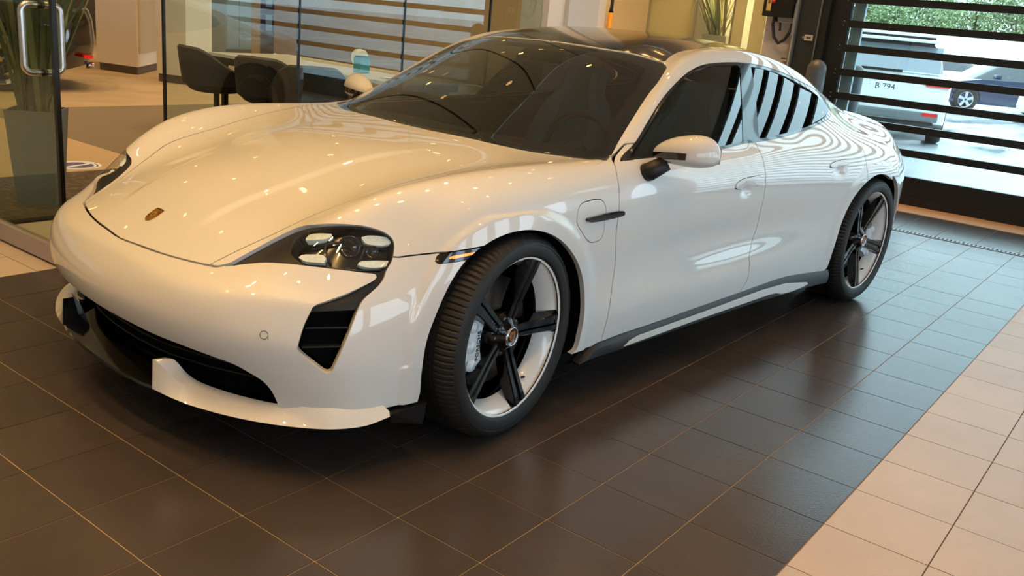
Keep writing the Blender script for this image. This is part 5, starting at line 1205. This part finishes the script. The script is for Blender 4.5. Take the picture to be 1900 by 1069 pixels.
# black car in the showroom behind the plant (same family of shape, painted black)
BLKP = mat('car_black', (9, 8, 8), rough=.12, coat=1)
bk = empty('sports_car', (0, 0, 0)); tag(bk, 'glossy black car on display behind the tall sword-leaved plant', 'car')
for nm, M_, m_ in (('body', shell, BLKP), ):
    mk(nm, M_, m_, rim=.02, parent=bk)
for nm in ('DLOin', 'WSp', 'ROOFp', 'BLp'): mk('window', globals()[nm], mat('car_black_glass', (14, 15, 15), rough=.05, coat=1), rim=0, parent=bk)
for (x, y, r_) in ((0, -.955, 0), (0, .955, PI), (2.9, -.955, 0), (2.9, .955, PI)):
    w_ = w3.copy(); COL.objects.link(w_); w_.parent = bk; w_.location = (x, y, .3575); w_.rotation_euler = (0, 0, r_)
    for ch in w3.children:
        if ch.name.split('.')[0] in ('tyre', 'spoke', 'barrel', 'hub'): c_ = ch.copy(); COL.objects.link(c_); c_.parent = w_
MB().box((3.86, -.62, .42), (.10, .28, .035)).build('reflector', mat('tail_lamp_red', (190, 20, 24)), bk)
MB().lathe([(.03, 0), (.04, 0), (.04, .1)], 16, 'X', c=(3.86, -.5, .30)).build('exhaust', CHROME, bk)
P_ = fl(152, 122, .30); a_ = -.25
Rk = Matrix.Rotation(a_, 4, 'Z'); tail = Rk @ Vector((3.80, -.62, 0)); bk.rotation_euler = (0, 0, a_); bk.location = (P_.x - tail.x, P_.y - tail.y, 0)
# lockers, ochre wall piece and dark door frame at the back of the showroom
lk = fl(418, 97); lk2 = fl(465, 97)
s0 = .42; q_ = Vector(CAM) + (lk - Vector(CAM)) * s0; q2 = Vector(CAM) + (lk2 - Vector(CAM)) * s0
lo_ = empty('locker', fl(419, 108) * 1.0); tag(lo_, 'pale blue three-door locker cabinet at the back of the showroom', 'cabinet')
LKM = mat('locker_blue', (158, 180, 186), rough=.4)
B0 = fl(419, 108); dirx = (fl(465, 108) - B0); wl_ = dirx.length; dx_ = dirx.normalized(); nx_ = Vector((dx_.y, -dx_.x, 0))
def lkq(u0, u1, z0, z1, w0, w1, nm, m): return MB().prism([(u0, z0), (u1, z0), (u1, z1), (u0, z1)], (w0, w1), fn=lambda u, v, w: tuple(dx_ * u + nx_ * w + Vector((0, 0, v)))).build(nm, m, lo_)
lkq(0, wl_, .0, 3.0, -.5, 0, 'carcass', LKM); lkq(0, wl_, 0, .18, 0, .02, 'plinth', PLINTH)
for i, (u0, u1) in enumerate(((.02, .5), (.52, 1.0))):
    lkq(wl_ * u0, wl_ * u1 - .01, .22, 1.46, .0, .02, 'door', LKM); lkq(wl_ * u0, wl_ * u1 - .01, 1.50, 2.7, .0, .02, 'door', LKM)
lkq(wl_ * .49, wl_ * .51, 1.7, 1.78, .02, .05, 'handle', BLACKS)
ow = fl(466, 104); od = dx_
wb_ = empty('wall_screen', ow); tag(wb_, kind='structure')
def wbx(u0, u1, z0, z1, w0, w1, nm, m): return MB().prism([(u0, z0), (u1, z0), (u1, z1), (u0, z1)], (w0, w1), fn=lambda u, v, w: tuple(dx_ * u + nx_ * w + Vector((0, 0, v)))).build(nm, m, wb_)
sc_ = ow - Vector(CAM); pm = FPX / abs(px_of(ow)[2]); wd = 24 / pm
wbx(0, wd, 0, 3.4, -.2, 0, 'panel', mat('wall_ochre', (190, 160, 112))); wbx(wd, wd * 2.5, 0, 3.4, -.2, .02, 'dark_frame', mat('frame_brown', (62, 48, 36), rough=.5))
for k in range(5): wbx(wd * 1.5, wd * 2.2, .55 + .5 * k, .88 + .5 * k, .02, .03, 'frame_pane', mat('pane_blue', (150, 176, 200), rough=.3))
